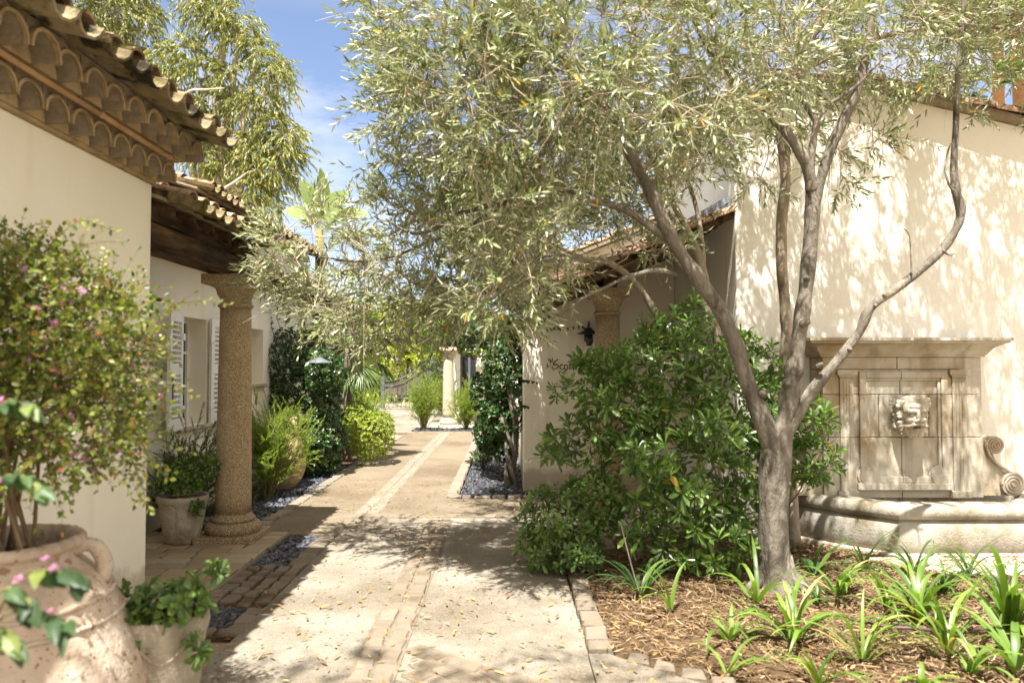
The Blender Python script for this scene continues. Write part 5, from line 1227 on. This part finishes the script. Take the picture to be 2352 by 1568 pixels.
# ------------------------------------------------------------------ feathery shrubs
def feather(label, base, h, spread, n, mat, seed, nl=44, LL=.042, LW=.0062, wide=False, lean=(0, 0)):
    rng = np.random.default_rng(seed); o = thing('feathery_shrub', label, 'shrub', base, 'feathery shrubs')
    b = np.asarray(base, float)
    # main shoots, then plumes along them
    a = rng.uniform(0, 6.28, n); tilt = np.abs(rng.normal(0, spread, n)).clip(0, 1.1)
    D = np.c_[np.cos(a) * np.sin(tilt) + lean[0], np.sin(a) * np.sin(tilt) + lean[1], np.cos(tilt)]
    Lm = h * rng.uniform(.6, 1.05, n) * (1 - .25 * tilt)
    tw, *_ = spray(rng, b + np.c_[rng.normal(0, .03, (n, 2)), np.zeros(n)], D, Lm, .10, 2, .01, .01, 40, wob=.12, k=8)
    m = MB(); m.tubes(tw, np.linspace(.006, .0015, 8)[None] * np.ones((n, 1)) * (h ** .5), 4, cap=False)
    per = 10; j = rng.integers(2, 8, (n, per)); base_p = tw[np.arange(n)[:, None], j].reshape(-1, 3)
    T = nrm(np.gradient(tw, axis=1))[np.arange(n)[:, None], j].reshape(-1, 3)
    d2 = nrm(T + rng.normal(0, .42, T.shape) + np.array([0, 0, .15]))
    t2, lp, ld, ln, ll, lw = spray(rng, base_p, d2, h * rng.uniform(.16, .36, len(base_p)), .16, nl, LL, LW, 38, pairs=False, wob=.12, up=.3, k=6, t0=.05)
    m.tubes(t2, np.linspace(.0018, .0007, 6)[None] * np.ones((len(t2), 1)), 3, cap=False)
    m.build('stem', GSTEM, o, smooth=True)
    lb = MB(); add_blades(lb, lp, ld, ln, ll, lw); lb.build('foliage', mat, o)
    return o
feather('bright feathery shrub between the tall column and the slender terracotta jar', (-2.95, 9.15, -.03), 1.08, .32, 75, FEATH, 31, lean=(.02, 0))
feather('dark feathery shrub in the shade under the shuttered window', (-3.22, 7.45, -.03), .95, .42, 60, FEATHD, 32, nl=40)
feather('soft feathery shrub rising behind the rounded lime shrub', (-2.85, 14.2, -.03), 1.0, .5, 60, FEATH, 33, LL=.035, LW=.006, nl=34)
feather('tall feathery shrub on the slate bed between the path and the distant column', (-2.16, 18.9, 0), 1.28, .34, 70, FEATH, 34, LL=.04, LW=.008, nl=34)
feather('feathery shrub standing on the far-house side of the distant column', (-1.08, 18.85, 0), 1.1, .34, 64, FEATH, 35, LL=.04, LW=.008, nl=34)
feather('feathery shrub farther back between the gate and the distant column', (-1.75, 21.5, 0), 1.3, .34, 64, FEATH, 36, LL=.045, LW=.009, nl=30)
feather('small feathery shrub on the rim of the far path close to the gate', (-3.75, 19.6, 0), 1.0, .4, 50, FEATH, 37, LL=.045, LW=.009, nl=30)

# ------------------------------------------------------------------ plants in the pots
ab = thing('flowering_shrub', 'pink-flowered abelia-like shrub of small yellow-green leaves growing from the large oil jar', 'shrub', (-1.98, 2.92, .90))
rng = np.random.default_rng(41)
bl = [WB(90,720,2.95,.27,.32,.20), WB(215,780,2.9,.18,.26,.18), WB(30,860,3.0,.34,.34,.28), WB(245,900,2.85,.12,.18,.18), WB(-150,820,3.0,.4,.36,.36), WB(-260,680,3.1,.3,.3,.3,.7), WB(40,640,3.0,.2,.25,.14), WB(170,1000,2.85,.22,.22,.10,.6), WB(265,1040,2.8,.07,.12,.10,.6), WB(120,1000,2.75,.25,.15,.15,.4)]
P, O = blob_points(rng, bl, 1500, .6)
base = np.array((-1.98, 2.92, .84))
nodes = []
m = MB()
for k in range(26):
    e = P[rng.integers(len(P))]; s = base + np.array((rng.normal(0, .08), rng.normal(0, .08), -.03))
    q = smooth_path(np.array([s, s + (e - s) * .4 + np.array((0, 0, .10)), s + (e - s) * .75 + np.array((0, 0, .08)), e]), 16)
    m.tube(q, np.linspace(.009, .003, 16), 5); nodes += list(q[5:])
pos, par, n0 = grow(rng, nodes, P, .12, .012); r, _ = pipe_radii(par, n0, .0012, 2.4)
i = np.arange(n0, len(pos)); a_, b_ = pos[par[i]], pos[i]
m.tubes(np.stack([a_, (a_ + b_) / 2 + rng.normal(0, .006, a_.shape), b_], 1), np.stack([np.minimum(r[i] * 1.4, .004)] * 2 + [np.minimum(r[i], .004)], 1), 4, cap=False)
Q = np.repeat(P, 2, 0); Do = np.repeat(O, 2, 0)
tw, lp, ld, ln, ll, lw = spray(rng, Q, nrm(Do + rng.normal(0, .6, Do.shape) + np.array((0, 0, .25))), rng.uniform(.06, .2, len(Q)), .14, 10, .023, .0135, 55, up=.5, wob=.2)
m.tubes(tw, np.linspace(.001, .0006, 5)[None] * np.ones((len(tw), 1)), 3, cap=False)
lb = MB(); add_leaves(lb, lp, ld, ln, ll, lw, shape=OVAL)
fl = MB()
def shoot(pts, d, nleaf=22, L=.03):
    p = smooth_path(np.array([W(x, y, d) for x, y in pts]), 40); m.tube(p, np.linspace(.0028, .0012, 40), 5)
    j = np.linspace(2, 39, nleaf).astype(int); t = nrm(np.gradient(p, axis=0))[j]
    s = np.where(np.arange(nleaf) % 2, 1, -1)[:, None] * nrm(np.cross(t, np.array((0, 1., 0.)))) * .9
    add_leaves(lb, p[j], t * .5 + s + np.array((0, -.2, -.35)), np.array((0, -.8, .6)) + rng.normal(0, .2, (nleaf, 3)), L * rng.uniform(.6, 1.1, nleaf), L * .55 * rng.uniform(.7, 1.1, nleaf), shape=OVAL)
shoot([(90,640),(98,592),(132,544),(168,516),(192,506),(224,516),(264,532)], 2.9, 26)
shoot([(150,600),(170,575),(220,557),(292,556)], 2.9, 16, .018)
shoot([(228,680),(234,620),(242,572)], 2.9, 14, .024)
shoot([(330,690),(380,697),(430,694),(475,690),(528,700)], 2.75, 18, .025)
shoot([(330,870),(390,880),(420,892),(450,910)], 2.75, 10, .025)
shoot([(280,1010),(310,1070),(330,1130),(345,1175)], 2.75, 16, .03)
shoot([(300,960),(350,1060),(390,1100)], 2.75, 10, .03)
shoot([(0,512),(30,540),(50,580)], 2.9, 12, .026)
m.build('stem', STEM, ab, smooth=True); lb.build('foliage', ABEL, ab)
ii = rng.permutation(len(P))[:230]; ii = ii[O[ii][:, 1] < .6]
C = np.repeat(P[ii] + O[ii] * .04, 3, 0) + rng.normal(0, .014, (len(ii) * 3, 3))
rosettes(fl, rng, C, nrm(np.repeat(O[ii], 3, 0) + rng.normal(0, .5, C.shape)), 5, .016, .011, 45, 65, OVAL); tag(fl.build('flower', PINK, ab), kind='stuff')

shrub('potted_plant', 'small bright-green leafy plant spilling over the small pale stone pot', 'plant', (-1.47, 3.2, .50),
      [WB(395,1385,3.15,.15,.13,.09), WB(330,1440,3.15,.10,.12,.12), WB(440,1350,3.15,.09,.08,.06), WB(490,1310,3.15,.035,.04,.03,2), WB(335,1510,3.1,.06,.06,.06), WB(455,1480,3.05,.04,.04,.05,1.5), WB(275,1370,3.2,.03,.04,.05,2)], 150, PITTO_L, .062, .034, k=6, seed=51, shape=SPAT, stemmat=GSTEM, shell=.6, tipr=.0014, stemr=.004)
shrub('potted_plant', 'dark leafy plant filling the rough stone pot behind the tall column', 'plant', (-2.93, 6.72, .42),
      [WB(425,1095,6.7,.22,.2,.13), WB(465,1070,6.7,.15,.15,.12), WB(380,1110,6.7,.13,.13,.08), WB(450,1160,6.55,.05,.05,.08,1.4)], 260, PITTO, .055, .028, k=6, seed=52, shape=SPAT, shell=.75, tipr=.0015, stemr=.006)

# broad-leaved plant leaning in at the left edge, close to the viewer
rng = np.random.default_rng(61)
lt = thing('broadleaf_plant', 'plant with broad toothed yellow-green leaves leaning in front of the large oil jar', 'plant', (-1.62, 1.62, 0))
m = MB(); lb = MB(); fl = MB()
for pts, d in (([(-60,1700),(-30,1480),(40,1330),(120,1310),(185,1330)], 1.75), ([(-80,1700),(-60,1500),(0,1420),(70,1400),(150,1430)], 1.72), ([(-70,1600),(-60,1350),(-20,1130),(40,1090),(90,1120)], 1.85), ([(-90,1400),(-60,1100),(-30,960),(20,920),(60,930)], 1.9), ([(-70,1500),(-30,1390),(20,1350),(60,1380)], 1.7), ([(-80,1600),(-60,1480),(-20,1440),(30,1470)], 1.7)):
    p = smooth_path(np.array([np.array((-1.62, 1.62, .02))] + [W(x, y, d) for x, y in pts]), 40); m.tube(p, np.linspace(.006, .002, 40), 5)
    j = np.array([27, 29, 31, 33, 34, 36, 37, 38, 39, 39]); t = nrm(np.gradient(p, axis=0))[j]; k = len(j)
    s = nrm(np.cross(t, np.array((0, .6, .8)))) * np.where(np.arange(k) % 2, 1, -1)[:, None]
    add_broad(lb, p[j], t * .6 + s * .9 + np.array((0, 0, -.55)) + rng.normal(0, .25, (k, 3)), np.array((.1, -.7, .7)) + rng.normal(0, .25, (k, 3)), rng.uniform(.045, .08, k), rng.uniform(.024, .04, k), rng)
    rosettes(fl, rng, p[[30, 33]] + rng.normal(0, .02, (2, 3)), nrm(rng.normal(0, .4, (2, 3)) + np.array((0, -.5, 1))), 5, .016, .012, 40, 60, OVAL)
m.build('stem', GSTEM, lt, smooth=True); lb.build('foliage', LANT, lt, smooth=True); tag(fl.build('flower', PINK, lt), kind='stuff')

# climbing shoots on the wing wall
m = MB(); lb = MB(); cl = thing('wall_climber', 'thin climbing shoots with dark leaves running up the pale wing wall', 'climber', (-3.5, 11.3, 0))
for pts in ([(640,860),(632,790),(622,740),(612,690)], [(650,850),(648,780),(636,720),(640,680),(628,640)], [(625,900),(618,850),(600,800)], [(660,800),(655,740),(668,700)]):
    p = smooth_path(np.array([W(x, y, 11.05) for x, y in pts]), 40); m.tube(p, .004, 4)
    j = np.arange(0, 40, 1); k = len(j); add_leaves(lb, p[j], rng.normal(0, 1, (k, 3)) + np.array((.5, -.3, -.3)), np.array((.8, -.6, .3)) + rng.normal(0, .3, (k, 3)), rng.uniform(.03, .06, k), rng.uniform(.02, .035, k), shape=OVAL)
m.build('stem', STEM, cl, smooth=True); lb.build('foliage', IVY, cl)

# ------------------------------------------------------------------ strap-leaved plants in the mulch
def strap(label, px, py, nleaf, L, w, mat, seed, spread=.75, stalk=False):
    rng = np.random.default_rng(seed)
    g_ = G(px, py, .02); o = MB()
    L *= 1.34 * rng.uniform(.8, 1.15); nleaf = int(nleaf * rng.uniform(.9, 1.4)); a = rng.uniform(0, 6.28, nleaf); k = 9; t = np.linspace(0, 1, k)
    Lf = L * rng.uniform(.6, 1.15, nleaf); tl = rng.uniform(.15, spread, nleaf); ben = rng.uniform(.7, 2.3, nleaf)
    th = tl[:, None] + ben[:, None] * t[None] ** 1.5
    dr = np.sin(th); dz = np.cos(th)
    hr = np.cumsum(dr, 1) / k * Lf[:, None]; hz = np.cumsum(dz, 1) / k * Lf[:, None]
    tw = rng.normal(0, .25, nleaf)[:, None] * t[None]
    ca, sa = np.cos(a[:, None] + tw), np.sin(a[:, None] + tw)
    C = np.stack([g_[0] + ca * hr + rng.normal(0, .008, (nleaf, 1)), g_[1] + sa * hr + rng.normal(0, .008, (nleaf, 1)), g_[2] - .015 + hz], -1)
    C[..., 2] = np.maximum(C[..., 2], .035)
    S = np.stack([-sa, ca, 0 * ca], -1); Nn = np.stack([-ca * dz, -sa * dz, dr], -1)
    wd = (w / 2 * np.array([.75, .95, 1, 1, .95, .85, .68, .4, .04]))[None, :, None] * rng.uniform(.8, 1.15, (nleaf, 1, 1))
    V = np.stack([C - S * wd + Nn * wd * .35, C, C + S * wd + Nn * wd * .35], 2)
    for q in range(nleaf): o.grid(V[q])
    mats = [mat]
    if stalk:
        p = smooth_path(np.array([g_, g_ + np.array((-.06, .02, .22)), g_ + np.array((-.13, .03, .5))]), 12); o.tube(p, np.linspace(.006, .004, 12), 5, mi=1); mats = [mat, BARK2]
    ob = o.build('strap_plant', mats, smooth=True)
    return tag(ob, label, 'plant', 'strap-leaved plants in the mulch')
S_ = [
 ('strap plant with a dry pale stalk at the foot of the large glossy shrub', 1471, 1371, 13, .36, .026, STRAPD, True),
 ('small limp strap plant alone on open mulch beside the edging cobbles', 1541, 1408, 5, .28, .026, STRAP),
 ('strap plant with two long blades on the shrub side of the olive trunk base', 1736, 1388, 9, .42, .030, STRAP),
 ('short broad-bladed strap plant in the middle of the open mulch', 1675, 1475, 7, .26, .028, STRAP),
 ('full symmetrical strap plant in the centre of the bed below the olive trunk', 1823, 1478, 20, .38, .030, STRAP),
 ('thin arching strap plant between the centre plant and the hose', 1983, 1528, 14, .40, .022, STRAP),
 ('tiny strap seedling beside the curved edging of the branch path', 1671, 1550, 6, .2, .02, STRAP),
 ('strap plant cut by the bottom border between the seedling and the long-bladed plant', 1880, 1580, 12, .34, .024, STRAP),
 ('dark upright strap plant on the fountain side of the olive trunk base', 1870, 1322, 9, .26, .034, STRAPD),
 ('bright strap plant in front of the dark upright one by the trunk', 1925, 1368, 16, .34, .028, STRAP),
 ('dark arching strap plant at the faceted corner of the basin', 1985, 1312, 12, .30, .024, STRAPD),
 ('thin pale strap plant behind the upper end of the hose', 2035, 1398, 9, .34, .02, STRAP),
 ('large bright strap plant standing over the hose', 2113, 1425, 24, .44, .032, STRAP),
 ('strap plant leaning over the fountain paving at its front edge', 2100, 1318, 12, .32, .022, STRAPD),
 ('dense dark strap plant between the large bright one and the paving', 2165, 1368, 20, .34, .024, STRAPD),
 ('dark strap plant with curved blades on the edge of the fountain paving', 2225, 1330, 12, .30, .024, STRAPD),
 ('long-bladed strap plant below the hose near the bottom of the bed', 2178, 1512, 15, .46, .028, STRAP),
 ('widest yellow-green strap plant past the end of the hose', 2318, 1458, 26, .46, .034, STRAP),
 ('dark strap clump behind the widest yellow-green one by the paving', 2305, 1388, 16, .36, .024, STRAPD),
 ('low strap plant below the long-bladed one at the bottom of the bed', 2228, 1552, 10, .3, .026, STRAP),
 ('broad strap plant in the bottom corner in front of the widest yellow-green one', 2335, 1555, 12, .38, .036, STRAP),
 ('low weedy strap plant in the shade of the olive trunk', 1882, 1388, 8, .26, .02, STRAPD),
 ('single thick strap blade tuft poking up at the bottom border', 2118, 1578, 5, .2, .036, STRAP),
]
for k, s in enumerate(S_): strap(*s[:7], seed=200 + k, stalk=len(s) > 7)

# ------------------------------------------------------------------ far trees and palms
def bigtree(name, label, base, blobs, n, mat, seed, LL, LW, tl, droop, nl, trunk_r, barkm, limbs=(), up=.3, upw=.1, tw=2):
    rng = np.random.default_rng(seed); o = thing(name, label, 'tree', base)
    m = MB(); b = np.asarray(base, float); cen = np.array([x[:3] for x in blobs]); nodes = []
    for c in cen[rng.permutation(len(cen))[:10]]:
        q = np.array([b, b + (c - b) * np.array((.25, .25, .5)), b + (c - b) * np.array((.7, .7, .8)), c])
        p, _ = limb(m, q, [trunk_r, trunk_r * .7, trunk_r * .4, trunk_r * .15], 7, 20, rng=rng); nodes += list(p[8:])
    for l in limbs: p, _ = limb(m, l[0], l[1], 6, 16); nodes += list(p[4:])
    m.build('trunk', barkm, o, smooth=True)
    A, O = blob_points(rng, blobs, n, .65)
    pos, par, n0 = grow(rng, nodes, A, .7, .05); r, _ = pipe_radii(par, n0, .006, 2.3)
    i = np.arange(n0, len(pos)); m = MB(); m.tubes(np.stack([pos[par[i]], pos[i]], 1), np.stack([r[i].clip(0, .05)] * 2, 1), 4, cap=False); m.build('branch', barkm, o, smooth=True)
    P = np.repeat(A, tw, 0); D = nrm(np.repeat(O, tw, 0) + rng.normal(0, .5, (n * tw, 3)) + np.array((0, 0, upw)))
    t_, lp, ld, ln, ll, lw = spray(rng, P, D, tl * rng.uniform(.6, 1.3, len(P)), droop, nl, LL, LW, 40, pairs=False, up=up)
    if droop > .3: ld = ld + np.array((0, 0, -.9))
    lb = MB(); add_blades(lb, lp, ld, ln + .2, ll, lw); lb.build('crown', mat, o)
    return o
PALEB = M('pale_eucalyptus_bark', (.36,.30,.23), (.52,.46,.37), scale=5, bump=.3, rough=.9)
e = [WB(460,24,24,.40,.8,.30), WB(500,40,24,.40,.8,.30), WB(552,48,24,.40,.8,.30), WB(532,80,24,.40,.8,.30), WB(592,116,24,.40,.8,.30), WB(624,148,24,.40,.8,.30), WB(636,192,24,.40,.8,.30), WB(608,232,24,.40,.8,.30), WB(440,120,24,.40,.8,.30), WB(385,140,24,.40,.8,.30), WB(400,185,24,.40,.8,.30), WB(480,168,24,.40,.8,.30), WB(540,180,24,.40,.8,.30), WB(500,240,24,.40,.8,.30), WB(568,248,24,.40,.8,.30), WB(460,280,24,.40,.8,.30), WB(640,296,24,.40,.8,.30), WB(672,322,24,.40,.8,.30), WB(624,332,24,.40,.8,.30), WB(660,362,24,.40,.8,.30), WB(580,340,24,.40,.8,.30), WB(520,320,24,.40,.8,.30), WB(540,385,24,.40,.8,.30), WB(600,392,24,.40,.8,.30), WB(640,405,24,.40,.8,.30), WB(580,440,24,.40,.8,.30), WB(608,474,24,.40,.8,.30), WB(480,360,24,.40,.8,.30), WB(430,240,24,.40,.8,.30), WB(420,320,24,.40,.8,.30), WB(450,-30,24,.40,.8,.30), WB(520,-40,24,.40,.8,.30)]
bigtree('eucalyptus_tree', 'tall loose eucalyptus with drooping yellow-green sprays beyond the tiled roofs', (*W(470, 900, 24.5)[:2], 0), e, 1500, EUC, 71, .15, .032, .52, .6, 22, .32, PALEB,
        limbs=[([W(415,225,23), W(440,208,23), W(475,206,22.8), W(515,203,22.8)], [.05, .045, .035, .02]), ([W(440,470,23.2), W(520,430,23), W(570,395,23)], [.06, .05, .02])], tw=2)
e = [WB(270,10,26,1.2,1.2,.9), WB(320,70,26,.55,1,.7), WB(200,50,26,1.0,1.2,.9), WB(300,130,26,.4,.8,.5), WB(250,-80,26,1.6,1.4,1)]
bigtree('eucalyptus_tree', 'second eucalyptus crown peeping over the mossy tiles of the house roof', (*W(250, 900, 26.5)[:2], 0), e, 800, EUC, 72, .15, .034, .6, .65, 22, .3, PALEB)
for k, (px, py, d, r_, lab, mt) in enumerate(((930,800,36,2.3,'bright yellow-green tree directly behind the garden gate',YELL), (850,760,38,2.6,'yellow-green tree beyond the gate behind the fan palm',YELL), (1010,780,38,2.4,'yellow-green tree beyond the gate half behind the vine',YELL), (1130,760,42,3.2,'mid-green tree far behind the white house end',MIDG), (740,760,42,3.2,'mid-green tree far behind the climbing hedge',MIDG))):
    c = W(px, py, d)
    b = [(c[0], d, 2.1, r_, r_, 1.9), (c[0] - r_ * .5, d, 3.6, r_ * .7, r_, 1.2), (c[0] + r_ * .6, d + .5, 3.2, r_ * .7, r_, 1.3), (c[0], d - 1, 1.0, r_, r_ * .7, 1.0)]
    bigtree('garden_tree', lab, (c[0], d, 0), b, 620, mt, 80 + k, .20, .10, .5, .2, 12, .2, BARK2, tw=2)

def fan(mb, rng, c, axis, nrm_, Rr, n=34, arc=2.6, mi=0, split=.55):
    axis, nv = nrm(np.asarray(axis, float)), np.asarray(nrm_, float); nv = nrm(nv - axis * (nv @ axis)); sd = np.cross(nv, axis)
    t = np.linspace(-arc / 2, arc / 2, n); L = Rr * (1 - .18 * np.abs(t) / arc * 2) * rng.uniform(.93, 1.05, n)
    d = axis[None] * np.cos(t)[:, None] + sd[None] * np.sin(t)[:, None] + nv[None] * rng.normal(.05, .04, (n, 1))
    wd = Rr * arc / n * .9
    add_leaves(mb, np.repeat(np.asarray(c)[None], n, 0), d, np.repeat(nv[None], n, 0) + d * .0 + rng.normal(0, .15, (n, 3)), L, np.full(n, wd), mi, ((0, .1), (.5, 1.), (.75, .55), (1, 0)), curl=.22, fold=.5)
def fanpalm(label, base, head, n, Rr, seed, tr, bark=None):
    rng = np.random.default_rng(seed); o = thing('fan_palm', label, 'palm', base, 'fan palms')
    m = MB(); b, h = np.asarray(base, float), np.asarray(head, float)
    t = np.linspace(0, 1, 60)[:, None]; m.tube(b + (h - b) * t, tr * (1 + .05 * np.sin(np.linspace(0, 120, 60))), 14); m.build('trunk', bark or PTRUNK, o, smooth=True)
    lb = MB(); st = MB()
    for k in range(n):
        a = k * 2.4 + rng.normal(0, .2); el = rng.uniform(-.8, 1.0)
        d = np.array((math.cos(a) * math.cos(el), math.sin(a) * math.cos(el), math.sin(el)))
        p = smooth_path(np.array([h, h + d * Rr * .6 + np.array((0, 0, .05)), h + d * Rr * 1.1 - np.array((0, 0, .08 * Rr))]), 10); st.tube(p, Rr * .016, 5)
        fan(lb, rng, p[-1], nrm(p[-1] - p[-2]), np.cross(np.cross(d, (0, 0, 1)), d) + .01, Rr)
    st.build('stalk', GSTEM, o, smooth=True); lb.build('frond', PALM, o); return o
c = W(800, 800, 12.8)
fanpalm('fan palm spreading stiff leaves between the climbing hedge and the gate', (c[0], 12.8, 0), c, 24, .52, 91, .07, bark=BARK)
c = W(2225, 255, 15); fanpalm('low fan palm crown showing above the gable roof edge', (c[0], 15, 0), c, 14, .75, 92, .15)
for k, (px, w_, lab) in enumerate(((2292, .14, 'slimmer reddish palm trunk rising above the gable roof'), (2345, .21, 'thicker reddish palm trunk above the gable roof beside a slimmer one'))):
    c = W(px, 160, 19 + k * .6); fanpalm(lab, (c[0], c[1], 0), (c[0], c[1], c[2] + 2.6), 22, 1.1, 93 + k, w_)
# banana leaves
bn = thing('banana_plant', 'banana plant with two upright pale leaves above the drooping olive branches', 'plant', (*W(735, 900, 13.5)[:2], 0))
rng = np.random.default_rng(95); m = MB(); b = np.array(bn.location); h = W(735, 520, 13.5)
m.tube([b, (b + h) / 2, h], [.13, .11, .08], 12); m.build('trunk', GSTEM, bn, smooth=True)
for (x0, y0, x1, y1, w_, nn_) in ((732,520,690,398,.24,(.75,-.6,.2)), (738,520,735,370,.20,(.9,-.4,0)), (742,520,800,425,.26,(-.3,-.8,.4)), (745,520,850,480,.26,(0,-.6,.8)), (730,520,650,470,.26,(0,-.6,.8))):
    a_, b_ = W(x0, y0, 13.5), W(x1, y1, 13.4); t = np.linspace(0, 1, 24); d = b_ - a_; sd = nrm(np.cross(nrm(d), nrm(np.array(nn_))))
    wv = w_ * np.sin(np.clip(t * 1.02, .02, 1) ** .7 * math.pi) ** .6 * (t > .12) + .004
    cc_ = a_ + d * t[:, None] - np.array((0, 0, .12)) * (t ** 3)[:, None]
    lb = MB(); lb.grid(np.stack([cc_ - sd * (wv * (1 + .05 * np.sin(t * 60)))[:, None] + nrm(np.array(nn_)) * wv[:, None] * .4, cc_, cc_ + sd * wv[:, None] + nrm(np.array(nn_)) * wv[:, None] * .4], 1)); lb.build('frond', BANANA, bn, smooth=True)

# ------------------------------------------------------------------ fallen leaves
rng = np.random.default_rng(97); lb = MB(); n = 1500
q = np.c_[rng.uniform(-2.3, 2.4, n), 3.0 + 7.5 * rng.random(n) ** 1.3]
q = q[~((q[:, 0] > -.5) & (q[:, 1] > 9)) & ~((q[:, 0] < -1.65) & (q[:, 1] < 5.9) & (rng.random(n) < .6))]; n = len(q)
z_ = np.where((q[:, 0] > .62) & (q[:, 1] < 7), .05, .014)
a = rng.uniform(0, 6.28, n); add_leaves(lb, np.c_[q, z_], np.c_[np.cos(a), np.sin(a), rng.normal(0, .06, n)], np.c_[rng.normal(0, .25, (n, 2)), np.ones(n)], rng.uniform(.03, .075, n), rng.uniform(.007, .017, n), curl=-.15, fold=.5)
tag(lb.build('fallen_leaves', LITTER), 'scattered dry yellow and brown olive leaves on the path', 'leaf litter', kind='stuff')
# ------------------------------------------------------------------ daylight
SUN = nrm(np.array((-.12, -.43, 1.0)))
ld = bpy.data.lights.new('sun', 'SUN'); ld.energy = 4.8; ld.angle = R(.53); ld.color = (1, .97, .91)
so = bpy.data.objects.new('sun', ld); col.objects.link(so)
so.rotation_euler = Vector(SUN).to_track_quat('Z', 'Y').to_euler()
wd = bpy.data.worlds.new('World'); sc.world = wd; wd.use_nodes = True
nt = wd.node_tree; N = nt.nodes; Lk = nt.links.new
sky = N.new('ShaderNodeTexSky'); sky.sky_type = 'NISHITA'; sky.sun_disc = False
sky.sun_elevation = math.asin(SUN[2]); sky.sun_rotation = math.atan2(SUN[0], SUN[1])
sky.air_density = 1.0; sky.dust_density = 1.0; sky.ozone_density = 4.0
bg = N['Background']; bg.inputs['Strength'].default_value = .105
tc = N.new('ShaderNodeTexCoord'); mp = N.new('ShaderNodeMapping'); mp.inputs['Scale'].default_value = (1, 1, 3.0)
Lk(tc.outputs['Generated'], mp.inputs[0])
nz = N.new('ShaderNodeTexNoise'); nz.inputs['Scale'].default_value = 2.6; nz.inputs['Detail'].default_value = 8; nz.inputs['Roughness'].default_value = .62
Lk(mp.outputs[0], nz.inputs['Vector'])
rp = N.new('ShaderNodeValToRGB'); rp.color_ramp.elements[0].position = .46; rp.color_ramp.elements[1].position = .78; rp.color_ramp.elements[1].color = (.6, .6, .6, 1)
Lk(nz.outputs['Fac'], rp.inputs[0])
# unseen warm cloud added overhead and behind the viewer to fill the shade
sx = N.new('ShaderNodeSeparateXYZ'); Lk(tc.outputs['Generated'], sx.inputs[0])
rz = N.new('ShaderNodeMapRange'); rz.inputs['From Min'].default_value = .42; rz.inputs['From Max'].default_value = .75; rz.inputs['To Max'].default_value = .85; Lk(sx.outputs[2], rz.inputs['Value'])
ry = N.new('ShaderNodeMapRange'); ry.inputs['From Min'].default_value = .25; ry.inputs['From Max'].default_value = -.35; ry.inputs['To Max'].default_value = .8; Lk(sx.outputs[1], ry.inputs['Value'])
m1 = N.new('ShaderNodeMath'); m1.operation = 'MAXIMUM'; Lk(rz.outputs[0], m1.inputs[0]); Lk(ry.outputs[0], m1.inputs[1])
m2 = N.new('ShaderNodeMath'); m2.operation = 'MAXIMUM'; Lk(m1.outputs[0], m2.inputs[0]); Lk(rp.outputs[0], m2.inputs[1])
tn = N.new('ShaderNodeMix'); tn.data_type = 'RGBA'; tn.blend_type = 'MULTIPLY'; tn.inputs[0].default_value = 1; Lk(sky.outputs[0], tn.inputs[6]); tn.inputs[7].default_value = (.77, .67, .63, 1)
mx = N.new('ShaderNodeMix'); mx.data_type = 'RGBA'; Lk(m2.outputs[0], mx.inputs[0]); Lk(tn.outputs[2], mx.inputs[6]); mx.inputs[7].default_value = (5.2, 4.7, 4.0, 1)
Lk(mx.outputs[2], bg.inputs['Color'])
vs = sc.view_settings; vs.view_transform = 'Standard'; vs.look = 'None'; vs.gamma = 1; vs.exposure = 1.8; vs.use_curve_mapping = False
cy = sc.cycles
sc.render.engine = 'CYCLES'
cy.max_bounces = 8; cy.diffuse_bounces = 4; cy.glossy_bounces = 3; cy.transmission_bounces = 6; cy.transparent_max_bounces = 8
cy.use_denoising = True
